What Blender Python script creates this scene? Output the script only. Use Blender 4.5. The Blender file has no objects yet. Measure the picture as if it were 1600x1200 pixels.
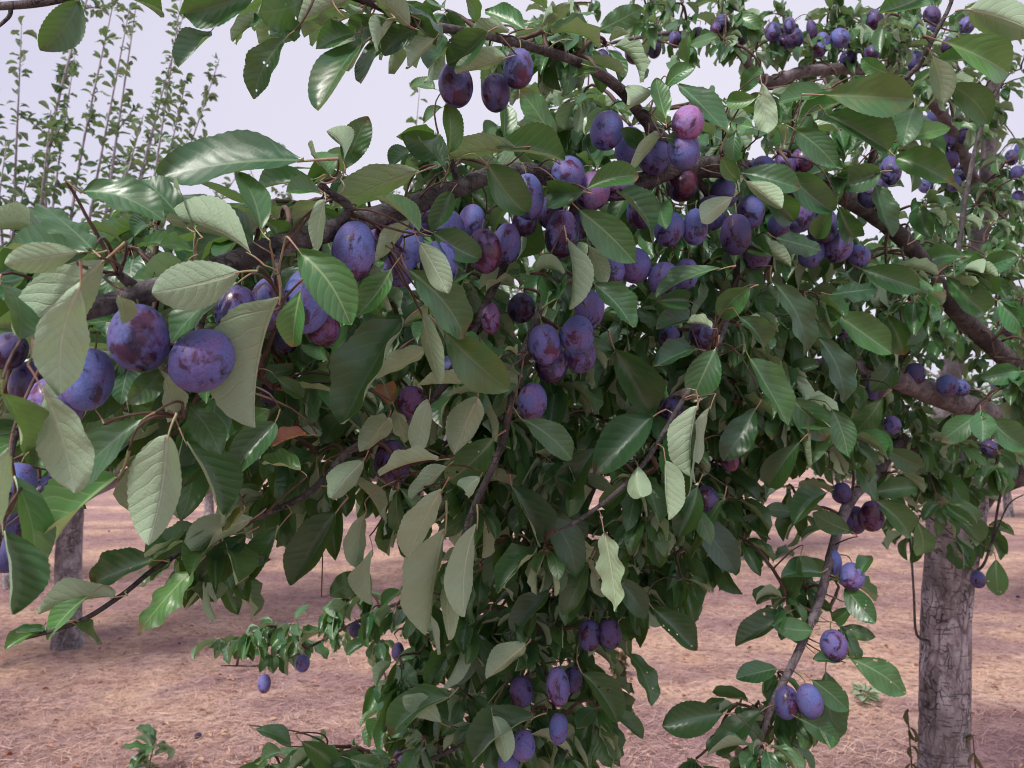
import bpy, math, random
import numpy as np
from mathutils import Vector, Matrix, noise as mnoise

random.seed(7)
rng = np.random.default_rng(7)
R = math.radians
scene = bpy.context.scene
COL = scene.collection

# ------------------------------------------------------------------ camera
CAM = np.array([0.0, 0.0, 1.5])
PITCH = R(4.8)
FPX = 1200.0                                   # focal length in photograph pixels (1600 wide)
cam_data = bpy.data.cameras.new('camera')
cam_data.sensor_width = 36.0
cam_data.lens = 27.0
cam_data.clip_start = 0.02
cam_data.clip_end = 3000.0
cam_data.dof.use_dof = True
cam_data.dof.focus_distance = 0.80
cam_data.dof.aperture_fstop = 13.5
cam = bpy.data.objects.new('camera', cam_data)
COL.objects.link(cam)
cam.location = CAM
cam.rotation_euler = (R(90) + PITCH, 0, 0)
scene.camera = cam
FWD = np.array([0, math.cos(PITCH), math.sin(PITCH)])
UPV = np.array([0, -math.sin(PITCH), math.cos(PITCH)])
RGT = np.array([1.0, 0, 0])


def P(x, y, d):
    """point seen at photograph pixel x, y and lying d metres in front of the camera"""
    return CAM + FWD * d + RGT * ((x - 800.0) / FPX * d) - UPV * ((y - 600.0) / FPX * d)


# ------------------------------------------------------------------ world, sun, exposure
SUN_EL, SUN_AZ = R(48), R(216)                 # azimuth clockwise from +Y
world = bpy.data.worlds.new('World')
scene.world = world
world.use_nodes = True
wn = world.node_tree.nodes
wl = world.node_tree.links
wn.clear()
w_out = wn.new('ShaderNodeOutputWorld')
w_mix = wn.new('ShaderNodeMixShader')
w_sky = wn.new('ShaderNodeTexSky')
w_sky.sky_type = 'NISHITA'
w_sky.sun_disc = False
w_sky.sun_elevation = SUN_EL
w_sky.sun_rotation = SUN_AZ
w_sky.dust_density = 4.0
w_bg1 = wn.new('ShaderNodeBackground')
w_bg1.inputs['Strength'].default_value = 0.05
w_bg2 = wn.new('ShaderNodeBackground')          # the even cloud deck
w_bg2.inputs['Color'].default_value = (0.735, 0.69, 0.875, 1)
w_bg2.inputs['Strength'].default_value = 0.43
w_mix.inputs[0].default_value = 0.88
wl.new(w_sky.outputs[0], w_bg1.inputs['Color'])
wl.new(w_bg1.outputs[0], w_mix.inputs[1])
w_co = wn.new('ShaderNodeTexCoord')
w_nz = wn.new('ShaderNodeTexNoise')
w_nz.inputs['Scale'].default_value = 1.3
w_nz.inputs['Detail'].default_value = 3.0
w_nz.inputs['Roughness'].default_value = 0.45
w_cm = wn.new('ShaderNodeMix')
w_cm.data_type = 'RGBA'
w_cm.inputs[6].default_value = (0.665, 0.635, 0.83, 1)
w_cm.inputs[7].default_value = (0.87, 0.84, 0.95, 1)
w_mr = wn.new('ShaderNodeMapRange')
w_mr.inputs['From Min'].default_value = 0.3
w_mr.inputs['From Max'].default_value = 0.7
wl.new(w_co.outputs['Generated'], w_nz.inputs['Vector'])
wl.new(w_nz.outputs['Fac'], w_mr.inputs['Value'])
wl.new(w_mr.outputs[0], w_cm.inputs['Factor'])
wl.new(w_cm.outputs[2], w_bg2.inputs['Color'])
wl.new(w_bg2.outputs[0], w_mix.inputs[2])
wl.new(w_mix.outputs[0], w_out.inputs['Surface'])

sun_data = bpy.data.lights.new('sun', 'SUN')
sun_data.energy = 1.5
sun_data.angle = R(14)
sun_data.color = (1.0, 0.95, 0.88)
sun = bpy.data.objects.new('sun', sun_data)
COL.objects.link(sun)
sdir = Vector((math.sin(SUN_AZ) * math.cos(SUN_EL), math.cos(SUN_AZ) * math.cos(SUN_EL), math.sin(SUN_EL)))
sun.rotation_euler = sdir.to_track_quat('Z', 'Y').to_euler()
sun.location = (0, 0, 12)

scene.view_settings.view_transform = 'Standard'
scene.view_settings.look = 'None'
scene.view_settings.exposure = 1.27
scene.view_settings.gamma = 1.0
scene.cycles.max_bounces = 5
scene.cycles.diffuse_bounces = 2
scene.cycles.glossy_bounces = 2
scene.cycles.transmission_bounces = 3
scene.cycles.use_adaptive_sampling = True
scene.cycles.adaptive_threshold = 0.03
scene.cycles.transparent_max_bounces = 6
scene.cycles.use_denoising = True
scene.cycles.denoising_prefilter = 'ACCURATE'
scene.cycles.pixel_filter_type = 'BLACKMAN_HARRIS'
scene.cycles.filter_width = 1.0


# ------------------------------------------------------------------ material helpers
class NT:
    def __init__(self, name):
        self.m = bpy.data.materials.new(name)
        self.m.use_nodes = True
        self.n = self.m.node_tree.nodes
        self.l = self.m.node_tree.links
        self.n.clear()
        self.out = self.n.new('ShaderNodeOutputMaterial')

    def put(self, sock, v):
        if isinstance(v, bpy.types.NodeSocket):
            self.l.new(v, sock)
        elif v is not None:
            if hasattr(sock.default_value, '__len__') and not hasattr(v, '__len__'):
                v = [v] * len(sock.default_value)
            if hasattr(sock.default_value, '__len__') and len(sock.default_value) == 4 and len(v) == 3:
                v = (*v, 1)
            sock.default_value = v

    def math(self, op, a, b=None, c=None, clamp=False):
        k = self.n.new('ShaderNodeMath')
        k.operation = op
        k.use_clamp = clamp
        for i, v in enumerate((a, b, c)):
            self.put(k.inputs[i], v)
        return k.outputs[0]

    def mix(self, f, a, b, mode='MIX'):
        k = self.n.new('ShaderNodeMix')
        k.data_type = 'RGBA'
        k.blend_type = mode
        self.put(k.inputs['Factor'], f)
        self.put(k.inputs[6], a)
        self.put(k.inputs[7], b)
        return k.outputs[2]

    def noise(self, vec, scale, detail=3.0, rough=0.55, dist=0.0):
        k = self.n.new('ShaderNodeTexNoise')
        self.put(k.inputs['Vector'], vec)
        self.put(k.inputs['Scale'], scale)
        k.inputs['Detail'].default_value = detail
        k.inputs['Roughness'].default_value = rough
        k.inputs['Distortion'].default_value = dist
        return k.outputs['Fac']

    def voronoi(self, vec, scale, feature='F1', rand=1.0):
        k = self.n.new('ShaderNodeTexVoronoi')
        k.feature = feature
        self.put(k.inputs['Vector'], vec)
        self.put(k.inputs['Scale'], scale)
        k.inputs['Randomness'].default_value = rand
        return k.outputs['Distance']

    def ramp(self, v, lo, hi, a=0.0, b=1.0, smooth=True):
        k = self.n.new('ShaderNodeMapRange')
        k.interpolation_type = 'SMOOTHSTEP' if smooth else 'LINEAR'
        self.put(k.inputs['Value'], v)
        for nm, val in (('From Min', lo), ('From Max', hi), ('To Min', a), ('To Max', b)):
            self.put(k.inputs[nm], val)
        return k.outputs[0]

    def vmath(self, op, a, b=None):
        k = self.n.new('ShaderNodeVectorMath')
        k.operation = op
        self.put(k.inputs[0], a)
        if b is not None:
            if op == 'SCALE':
                self.put(k.inputs['Scale'], b)
            else:
                self.put(k.inputs[1], b)
        return k.outputs[0]

    def bump(self, h, strength, dist):
        k = self.n.new('ShaderNodeBump')
        k.inputs['Strength'].default_value = strength
        k.inputs['Distance'].default_value = dist
        self.put(k.inputs['Height'], h)
        return k.outputs[0]

    def bsdf(self, color, rough, normal=None, spec=0.5, sheen=0.0):
        k = self.n.new('ShaderNodeBsdfPrincipled')
        self.put(k.inputs['Base Color'], color)
        self.put(k.inputs['Roughness'], rough)
        self.put(k.inputs['Specular IOR Level'], spec)
        if normal is not None:
            self.put(k.inputs['Normal'], normal)
        return k.outputs[0]

    def mixsh(self, f, a, b):
        k = self.n.new('ShaderNodeMixShader')
        self.put(k.inputs[0], f)
        self.l.new(a, k.inputs[1])
        self.l.new(b, k.inputs[2])
        return k.outputs[0]

    def done(self, sh):
        self.l.new(sh, self.out.inputs['Surface'])
        return self.m

    def attr(self, name):
        k = self.n.new('ShaderNodeAttribute')
        k.attribute_name = name
        return k

    def coord(self, which):
        k = self.n.new('ShaderNodeTexCoord')
        return k.outputs[which]

    def obj(self):
        return self.n.new('ShaderNodeObjectInfo')


def leaf_material(name, top_a, top_b, under, holes=False, spec=0.42):
    t = NT(name)
    uv = t.coord('UV')
    sep = t.n.new('ShaderNodeSeparateXYZ')
    t.l.new(uv, sep.inputs[0])
    u, v = sep.outputs[0], sep.outputs[1]
    ax = t.math('ABSOLUTE', t.math('SUBTRACT', u, 0.5))
    oi = t.obj()
    rnd = t.math('FRACT', t.math('ADD', oi.outputs['Random'], t.attr('leafrand').outputs['Fac']))
    rnd2 = t.math('FRACT', t.math('MULTIPLY', rnd, 7.31))
    seed = t.n.new('ShaderNodeCombineXYZ')
    t.put(seed.inputs[0], t.math('MULTIPLY', rnd, 37.0))
    t.put(seed.inputs[1], t.math('MULTIPLY', rnd2, 19.0))
    pv = t.vmath('ADD', uv, seed.outputs[0])
    # veins: midrib and curved side veins
    mid = t.ramp(ax, t.ramp(v, 0, 1, 0.010, 0.003), t.ramp(v, 0, 1, 0.022, 0.009), 1, 0)
    wob = t.math('MULTIPLY', t.noise(pv, 3.5, 1), 0.16)
    s = t.math('SUBTRACT', t.math('ADD', v, wob),
               t.math('ADD', t.math('MULTIPLY', ax, 0.75), t.math('MULTIPLY', t.math('POWER', ax, 2.0), 1.6)))
    fr = t.math('FRACT', t.math('MULTIPLY', s, 8.0))
    dv = t.math('ABSOLUTE', t.math('SUBTRACT', fr, 0.5))
    side = t.ramp(dv, 0.0, 0.085, 1, 0)
    side = t.math('MULTIPLY', side, t.ramp(ax, 0.16, 0.27, 1, 0.15))
    vein = t.math('MAXIMUM', mid, t.math('MULTIPLY', side, 0.55))
    blot = t.noise(pv, 3.0, 3)
    fine = t.noise(pv, 45.0, 2)
    # upper side
    ca = t.mix(t.ramp(rnd, 0.0, 1.0, 0, 1, False), top_a, top_b)
    ca = t.mix(t.ramp(blot, 0.35, 0.7, 0, 0.45), ca, (0.034, 0.078, 0.030))
    ca = t.mix(t.math('MULTIPLY', vein, 0.50), ca, (0.24, 0.35, 0.17))
    rnd3 = t.math('FRACT', t.math('MULTIPLY', rnd, 23.7))
    ca = t.mix(t.math('MULTIPLY', t.ramp(rnd3, 0.965, 0.99, 0, 0.18), t.ramp(blot, 0.35, 0.6)), ca, (0.26, 0.25, 0.035))
    tipb = t.math('MULTIPLY', t.ramp(t.math('ADD', v, t.math('MULTIPLY', blot, 0.3)), 1.02, 1.10), t.ramp(rnd2, 0.84, 0.88, 0, 0.8))
    ca = t.mix(tipb, ca, (0.13, 0.07, 0.03))
    specks = t.ramp(t.voronoi(pv, 9.0), 0.03, 0.06, 1, 0)
    specks = t.math('MULTIPLY', specks, t.ramp(rnd2, 0.5, 0.8, 0, 0.8))
    ca = t.mix(specks, ca, (0.09, 0.055, 0.03))
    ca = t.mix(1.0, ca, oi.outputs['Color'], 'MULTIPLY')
    hgt = t.math('ADD', t.math('MULTIPLY', t.ramp(dv, 0.0, 0.5, 0, 1), t.ramp(ax, 0.0, 0.05, 0.2, 1)),
                 t.math('MULTIPLY', fine, 0.5))
    nb = t.bump(hgt, 0.13, 0.002)
    top = t.bsdf(ca, t.ramp(blot, 0.3, 0.7, 0.32, 0.48), nb, spec)
    # under side
    cu = t.mix(t.ramp(rnd2, 0, 1, 0, 1, False), under, tuple(c * 0.76 for c in under))
    cu = t.mix(t.ramp(blot, 0.3, 0.7, 0, 0.16), cu, (0.19, 0.27, 0.17))
    cu = t.mix(t.math('MULTIPLY', vein, 0.75), cu, (0.52, 0.61, 0.44))
    cu = t.mix(0.6, cu, t.mix(1.0, cu, oi.outputs['Color'], 'MULTIPLY'))
    nb2 = t.bump(t.math('ADD', t.math('ADD', vein, t.math('MULTIPLY', t.ramp(dv, 0.0, 0.5, 1, 0), 0.2)), t.math('MULTIPLY', fine, 0.5)), 0.42, 0.003)
    bot = t.bsdf(cu, 0.62, nb2, 0.25)
    geo = t.n.new('ShaderNodeNewGeometry')
    sh = t.mixsh(geo.outputs['Backfacing'], top, bot)
    tr = t.n.new('ShaderNodeBsdfTranslucent')
    t.put(tr.inputs['Color'], t.mix(vein, (0.24, 0.44, 0.06), (0.14, 0.24, 0.05)))
    sh = t.mixsh(0.17, sh, tr.outputs[0])
    if holes:
        vd = t.voronoi(pv, 7.0)
        hl = t.math('MULTIPLY', t.ramp(vd, 0.13, 0.14, 1, 0), t.ramp(t.noise(pv, 2.2, 0), 0.5, 0.51, 0, 1))
        tp = t.n.new('ShaderNodeBsdfTransparent')
        sh = t.mixsh(hl, sh, tp.outputs[0])
    return t.done(sh)


def petiole_material():
    t = NT('leaf_stalk_skin')
    oi = t.obj()
    c = t.mix(t.ramp(t.noise(t.coord('Object'), 14.0, 1), 0.35, 0.65), (0.36, 0.20, 0.15), (0.30, 0.31, 0.16))
    return t.done(t.bsdf(c, 0.5))


def bark_material(name, base, dark, pale, scale, bump):
    t = NT(name)
    co = t.coord('Object')
    mp = t.n.new('ShaderNodeMapping')
    mp.inputs['Scale'].default_value = (1, 1, 0.55)
    t.l.new(co, mp.inputs['Vector'])
    p = mp.outputs[0]
    n1 = t.noise(p, scale * 3.0, 5, 0.6)
    n2 = t.noise(p, scale * 0.6, 3, 0.6)
    n3 = t.noise(p, scale * 14.0, 3, 0.6)
    c = t.mix(t.ramp(n1, 0.38, 0.66), base, pale)
    c = t.mix(t.ramp(n2, 0.42, 0.62, 0, 0.8), c, tuple(0.45 * b + 0.55 * d for b, d in zip(base, dark)))
    cr = t.attr('crack').outputs['Fac']
    c = t.mix(t.math('MULTIPLY', cr, 0.6), c, dark)
    c = t.mix(t.ramp(n3, 0.52, 0.72, 0, 0.45), c, dark)
    dn = t.n.new('ShaderNodeTexNoise')
    t.l.new(p, dn.inputs['Vector'])
    dn.inputs['Scale'].default_value = scale * 2.2
    wq = t.vmath('ADD', p, t.vmath('SCALE', dn.outputs['Color'], 0.9 / scale))
    ve = t.voronoi(wq, scale * 3.6, 'DISTANCE_TO_EDGE')
    fis = t.math('MULTIPLY', t.ramp(ve, 0.01, 0.06, 1, 0), t.ramp(t.noise(p, scale * 1.3, 2), 0.44, 0.60, 0, 1))
    mp2 = t.n.new('ShaderNodeMapping')
    mp2.inputs['Scale'].default_value = (1.0, 1.0, 7.0)
    t.l.new(co, mp2.inputs['Vector'])
    dash = t.ramp(t.noise(mp2.outputs[0], scale * 2.6, 3, 0.55), 0.595, 0.64, 0, 0.8)
    fis = t.math('MAXIMUM', fis, dash)
    c = t.mix(t.math('MULTIPLY', fis, 0.66), c, dark)
    len_ = t.ramp(t.voronoi(p, scale * 5.0), 0.06, 0.13, 1, 0)
    c = t.mix(t.math('MULTIPLY', len_, t.ramp(n2, 0.35, 0.6, 0, 0.6)), c, pale)
    return t.done(t.bsdf(c, 0.82, t.bump(t.math('SUBTRACT', t.math('ADD', n1, t.math('MULTIPLY', n3, 0.5)), fis), bump, 0.006), 0.3))


def plum_material():
    t = NT('plum_skin')
    oi = t.obj()
    rn = oi.outputs['Random']
    off = t.n.new('ShaderNodeCombineXYZ')
    t.put(off.inputs[0], t.math('MULTIPLY', rn, 51.0))
    t.put(off.inputs[1], t.math('MULTIPLY', rn, 23.0))
    t.put(off.inputs[2], t.math('MULTIPLY', rn, 77.0))
    g = t.vmath('ADD', t.coord('Generated'), off.outputs[0])
    big = t.noise(g, 1.7, 2, 0.5, 0.4)
    gz = t.n.new('ShaderNodeSeparateXYZ')
    t.l.new(t.coord('Generated'), gz.inputs[0])
    med = t.math('ADD', t.noise(g, 2.4, 5, 0.64, 0.5), t.math('MULTIPLY', t.math('SUBTRACT', gz.outputs[2], 0.5), 0.12))
    thr = t.math('ADD', 0.325, t.math('MULTIPLY', oi.outputs['Alpha'], 0.15))
    fine = t.noise(g, 22.0, 3, 0.6)
    mp = t.n.new('ShaderNodeMapping')
    mp.inputs['Scale'].default_value = (3.0, 3.0, 9.0)
    mp.inputs['Rotation'].default_value = (0.5, 0.3, 0.2)
    t.l.new(g, mp.inputs['Vector'])
    scr = t.noise(mp.outputs[0], 2.4, 4, 0.7, 1.2)
    skin = t.mix(t.ramp(big, 0.35, 0.66), (0.016, 0.008, 0.026), (0.082, 0.010, 0.032))
    bloom_c = t.mix(t.ramp(big, 0.36, 0.66), (0.110, 0.138, 0.385), (0.160, 0.118, 0.325))
    bloom_c = t.mix(t.ramp(fine, 0.35, 0.75, 0, 0.35), bloom_c, (0.27, 0.28, 0.47))
    bloom = t.ramp(med, t.math('SUBTRACT', thr, 0.015), t.math('ADD', thr, 0.11), 0.10, 0.92)
    bloom = t.math('MULTIPLY', bloom, t.ramp(scr, 0.33, 0.39, 0.25, 1))
    spots = t.ramp(t.voronoi(g, 15.0), 0.14, 0.22, 0.1, 1)
    bloom = t.math('MULTIPLY', bloom, t.mix(t.ramp(big, 0.45, 0.6), (1, 1, 1), spots))
    bloom = t.math('MULTIPLY', bloom, t.ramp(fine, 0.2, 0.5, 0.8, 1))
    c = t.mix(bloom, skin, bloom_c)
    c = t.mix(1.0, c, oi.outputs['Color'], 'MULTIPLY')
    return t.done(t.bsdf(c, t.ramp(bloom, 0, 1, 0.24, 0.62), t.bump(t.math('ADD', bloom, fine), 0.08, 0.002),
                         t.ramp(bloom, 0, 1, 0.5, 0.28)))


def simple(name, a, b, scale=20.0, rough=0.6, coord='Object'):
    t = NT(name)
    n = t.noise(t.coord(coord), scale, 4)
    return t.done(t.bsdf(t.mix(t.ramp(n, 0.3, 0.7), a, b), rough, t.bump(n, 0.3, 0.003), 0.3))


MAT = {}
MAT['leaf'] = leaf_material('plum_leaf', (0.019, 0.096, 0.035), (0.056, 0.168, 0.044), (0.39, 0.53, 0.36), False, 0.85)
MAT['leaf_holed'] = leaf_material('plum_leaf_with_insect_holes', (0.019, 0.096, 0.035), (0.044, 0.135, 0.040), (0.36, 0.48, 0.33), True, 0.85)
MAT['leaf_red'] = leaf_material('withered_red_leaf', (0.25, 0.06, 0.03), (0.22, 0.05, 0.05), (0.34, 0.10, 0.07))
MAT['leaf_yellow'] = leaf_material('yellowing_leaf', (0.28, 0.22, 0.03), (0.20, 0.20, 0.03), (0.33, 0.30, 0.10))
MAT['petiole'] = petiole_material()
MAT['trunk'] = bark_material('plum_trunk_bark', (0.285, 0.245, 0.26), (0.026, 0.018, 0.017), (0.52, 0.48, 0.51), 9.0, 1.0)
MAT['limb'] = bark_material('plum_limb_bark', (0.085, 0.073, 0.075), (0.014, 0.011, 0.012), (0.18, 0.16, 0.165), 22.0, 0.6)
MAT['limb_grey'] = bark_material('grey_branch_bark', (0.17, 0.14, 0.15), (0.05, 0.035, 0.035), (0.27, 0.24, 0.26), 22.0, 0.5)
MAT['twig'] = simple('young_twig_bark', (0.070, 0.034, 0.030), (0.13, 0.085, 0.065), 60.0)
MAT['greytwig'] = simple('grey_shoot_bark', (0.26, 0.22, 0.26), (0.36, 0.31, 0.36), 20.0)
MAT['plum'] = plum_material()
MAT['stalk'] = simple('fruit_stalk_skin', (0.16, 0.20, 0.07), (0.22, 0.20, 0.10), 80.0)


# ------------------------------------------------------------------ mesh helpers
def cat(rs, m=3):
    """Catmull-Rom through rows (position + radius), m samples per span"""
    a = np.array(rs, float)
    if len(a) < 3 or m <= 1:
        return a
    e = np.vstack([2 * a[0] - a[1], a, 2 * a[-1] - a[-2]])
    out = []
    for i in range(len(a) - 1):
        p0, p1, p2, p3 = e[i:i + 4]
        for k in range(m):
            t = k / m
            out.append(0.5 * ((2 * p1) + (-p0 + p2) * t + (2 * p0 - 5 * p1 + 4 * p2 - p3) * t * t +
                              (-p0 + 3 * p1 - 3 * p2 + p3) * t ** 3))
    out.append(a[-1])
    return np.array(out)


class Buf:
    """collects geometry for one mesh object"""
    def __init__(self):
        self.v, self.f, self.uv, self.rand, self.mi, self.n = [], [], [], [], [], 0

    def add(self, v, f, uv=None, rand=0.0, mi=0):
        v = np.asarray(v, float)
        self.v.append(v)
        for q in f:
            self.f.append([i + self.n for i in q])
        self.uv.append(np.zeros((len(v), 2)) if uv is None else uv)
        self.rand.append(np.full(len(v), rand))
        self.mi += [mi] * len(f) if np.isscalar(mi) else list(mi)
        self.n += len(v)

    def tube(self, pts, n=6, cap=True, fn=None):
        """pts rows x, y, z, r"""
        pts = np.asarray(pts, float)
        c = pts[:, :3]
        tg = np.gradient(c, axis=0)
        tg /= np.linalg.norm(tg, axis=1)[:, None] + 1e-12
        ref = np.array([0, 0, 1.0]) if abs(tg[0][2]) < 0.9 else np.array([1.0, 0, 0])
        a = np.cross(tg[0], ref)
        a /= np.linalg.norm(a)
        rings = []
        for i in range(len(c)):
            a = a - tg[i] * np.dot(a, tg[i])
            a /= np.linalg.norm(a) + 1e-12
            b = np.cross(tg[i], a)
            th = np.arange(n) * 2 * math.pi / n
            r = pts[i, 3] * (np.ones(n) if fn is None else fn(i, th))
            rings.append(c[i] + (np.cos(th) * r)[:, None] * a + (np.sin(th) * r)[:, None] * b)
        v = np.vstack(rings)
        f = []
        for i in range(len(c) - 1):
            for k in range(n):
                k2 = (k + 1) % n
                f.append((i * n + k, i * n + k2, (i + 1) * n + k2, (i + 1) * n + k))
        if cap:
            f.append(tuple(range(n - 1, -1, -1)))
            f.append(tuple(range((len(c) - 1) * n, len(c) * n)))
        self.add(v, f)

    def mesh(self, name, mats, smooth=True, uv=False):
        me = bpy.data.meshes.new(name)
        V = np.vstack(self.v)
        me.from_pydata(V.tolist(), [], self.f)
        for m in mats:
            me.materials.append(m)
        me.polygons.foreach_set('use_smooth', [smooth] * len(me.polygons))
        if len(mats) > 1:
            me.polygons.foreach_set('material_index', self.mi)
        if uv:
            U = np.vstack(self.uv)
            li = np.zeros(len(me.loops), int)
            me.loops.foreach_get('vertex_index', li)
            lay = me.uv_layers.new(name='UVMap')
            lay.data.foreach_set('uv', U[li].ravel())
            at = me.attributes.new('leafrand', 'FLOAT', 'POINT')
            at.data.foreach_set('value', np.concatenate(self.rand))
        me.update()
        return me


def link(name, me, parent=None, kind=None):
    o = bpy.data.objects.new(name, me)
    COL.objects.link(o)
    if parent is not None:
        o.parent = parent
    if kind:
        o['kind'] = kind
    return o


def place(o, M, parent_loc=None):
    """world matrix for a child of an unrotated empty at parent_loc"""
    M = M.copy()
    if parent_loc is not None:
        M.translation = M.translation - Vector(parent_loc)
    o.matrix_local = M


def tag(o, label, category, group=None):
    o['label'] = label
    o['category'] = category
    if group:
        o['group'] = group
    return o


# ------------------------------------------------------------------ leaf shapes
LEAF_HW = 0.25


def leaf_shape(seed, nl=8, nw=4, serr=0.0, petiole=True, curl=1.0):
    """unit leaf: base at origin, tip at y=1, half width about 0.27, upper side +z; returns verts, faces, uv, material ids"""
    r = random.Random(seed)
    arch = r.uniform(0.05, 0.40) * curl
    fold = r.choice((0.1, 0.25, 0.4, 0.7)) * r.uniform(0.7, 1.3) * curl
    twist = r.uniform(-0.4, 0.4) * curl
    wave_a, wave_n, wave_p = r.uniform(0.0, 0.045) * curl, r.uniform(1.5, 3.5), r.uniform(0, 6.28)
    bend = r.uniform(-0.12, 0.12)
    pk = r.uniform(0.46, 0.60)
    rim = r.uniform(-0.01, 0.055) * curl
    curlm = r.uniform(-0.8, 1.4) * curl
    k = pk / (1 - pk)
    v, uv = [], []
    ts = np.linspace(0, 1, nl + 1)
    for i, t in enumerate(ts):
        w = (t ** (1.15 * k)) * ((1 - t) ** 1.15)
        wmax = (pk ** (1.15 * k)) * ((1 - pk) ** 1.15)
        hw = 0.25 * (w / wmax) ** 0.70
        if serr and 0 < i < nl:
            hw *= 1 + (serr if i % 2 else -serr)
        hw = max(hw, 0.004)
        ay = arch * 2.2 * t                                # arching: direction angle along the blade
        y = t if arch < 0.02 else math.sin(ay) / (arch * 2.2) if arch > 0 else t
        z0 = -(1 - math.cos(ay)) / (arch * 2.2)
        tw = twist * t
        x0 = bend * math.sin(t * math.pi) * 0.6
        for j in range(nw + 1):
            s = -1 + 2 * j / nw
            x = hw * s
            zz = abs(x) * fold + curlm * x * x * 1.6 * (1 if j % 2 or True else 1)
            zz += rim * abs(s) ** 6
            zz += wave_a * abs(s) ** 2 * math.sin(wave_n * 6.28 * t + wave_p + (1.3 if s > 0 else 0))
            cx = x * math.cos(tw) - zz * math.sin(tw)
            cz = x * math.sin(tw) + zz * math.cos(tw)
            v.append((x0 + cx, y + cz * math.sin(ay), z0 + cz * math.cos(ay)))
            uv.append((0.5 + x, t))
    v = np.array(v)
    tipv = v[-(nw + 1):].mean(axis=0)
    ca, sa = tipv[1] / math.hypot(tipv[1], tipv[2]), tipv[2] / math.hypot(tipv[1], tipv[2])
    v = np.stack([v[:, 0], v[:, 1] * ca + v[:, 2] * sa, -v[:, 1] * sa + v[:, 2] * ca], 1)
    v[:, 1:] /= math.hypot(tipv[1], tipv[2])
    v = [tuple(q) for q in v]
    f, mi = [], []
    for i in range(nl):
        for j in range(nw):
            a = i * (nw + 1) + j
            f.append((a, a + 1, a + nw + 2, a + nw + 1))
            mi.append(0)
    if petiole:
        n0 = len(v)
        L = r.uniform(0.16, 0.26)
        up = r.uniform(-0.10, 0.10)
        sd = r.uniform(-0.08, 0.08)
        pts = []
        for q in range(5):
            t = q / 4
            # from a little inside the blade's base back to the stalk's foot
            pts.append((sd * t * t, 0.05 - (L + 0.05) * t, -0.008 + up * t * t, 0.008 + 0.006 * t))
        b = Buf()
        b.tube(pts, 4, False)
        pvs = b.v[0]
        v += [tuple(x) for x in pvs]
        uv += [(0.5, 0.0)] * len(pvs)
        for q in b.f:
            f.append(tuple(i + n0 for i in q))
            mi.append(1)
        foot = pts[-1][:3]
    else:
        foot = (0, 0, 0)
    return np.array(v), f, np.array(uv), mi, foot


HERO, HERO_FOOT = [], []
for s in range(26):
    v, f, uv, mi, foot = leaf_shape(100 + s, 30, 6, 0.020)
    b = Buf()
    b.add(v, f, uv, 0.0, mi)
    HERO.append(b)
    HERO_FOOT.append(foot)
hero_meshes = {}


def hero_mesh(i, matkey):
    if (i, matkey) not in hero_meshes:
        hero_meshes[(i, matkey)] = HERO[i].mesh('leaf', [MAT[matkey], MAT['petiole']], True, True)
    return hero_meshes[(i, matkey)]


FILL = [leaf_shape(500 + s, 8, 4, 0.0, True, 1.45) for s in range(28)]
TINY = [leaf_shape(800 + s, 4, 2, 0.0, False, 1.3) for s in range(14)]


def norm(a):
    a = np.asarray(a, float)
    return a / (np.linalg.norm(a) + 1e-12)


def frame(ydir, n, roll=0.0):
    y = norm(ydir)
    z = norm(n - y * np.dot(n, y))
    if roll:
        z = z * math.cos(roll) + np.cross(y, z) * math.sin(roll)
    x = np.cross(y, z)
    return np.stack([x, y, z], axis=1)               # columns


# ------------------------------------------------------------------ ground
def ground_height(x, y):
    return (0.05 * mnoise.noise(Vector((x * 0.35, y * 0.35, 0))) + 0.022 * mnoise.noise(Vector((x * 1.7, y * 1.7, 3))) +
            0.020 * mnoise.noise(Vector((x * 4.0, y * 4.0, 7))))


def ground_material():
    t = NT('dry_orchard_floor')
    co = t.coord('Object')
    sep = t.n.new('ShaderNodeSeparateXYZ')
    t.l.new(co, sep.inputs[0])
    n0 = t.noise(co, 0.5, 3)
    n1 = t.noise(co, 2.6, 5, 0.65)
    n2 = t.noise(co, 16.0, 5, 0.7)
    n3 = t.noise(co, 70.0, 3, 0.7)
    yy = t.math('ADD', sep.outputs[1], t.math('MULTIPLY', t.math('SUBTRACT', n0, 0.5), 1.6))
    # bare, littered strip under the tree rows and straw between them
    row = t.math('ABSOLUTE', t.math('SUBTRACT', t.math('FRACT', t.math('DIVIDE', t.math('ADD', yy, 1.1), 4.6)), 0.5))
    straw = t.math('MULTIPLY', t.ramp(row, 0.15, 0.45, 1, 0.25), t.ramp(t.noise(co, 0.9, 4, 0.6), 0.36, 0.60, 0.1, 1))
    soil = t.mix(t.ramp(n1, 0.3, 0.7), (0.28, 0.160, 0.165), (0.44, 0.275, 0.28))
    dry = t.mix(t.ramp(n1, 0.3, 0.7), (0.62, 0.38, 0.27), (0.78, 0.54, 0.41))
    c = t.mix(straw, soil, dry)
    c = t.mix(t.ramp(n2, 0.45, 0.68, 0, 0.75), c, (0.15, 0.085, 0.085))
    c = t.mix(t.ramp(n3, 0.5, 0.75, 0, 0.5), c, (0.52, 0.40, 0.36))
    return t.done(t.bsdf(c, 0.95, t.bump(t.math('ADD', n2, t.math('MULTIPLY', n3, 0.6)), 1.0, 0.03), 0.1))


MAT['ground'] = ground_material()



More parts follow.
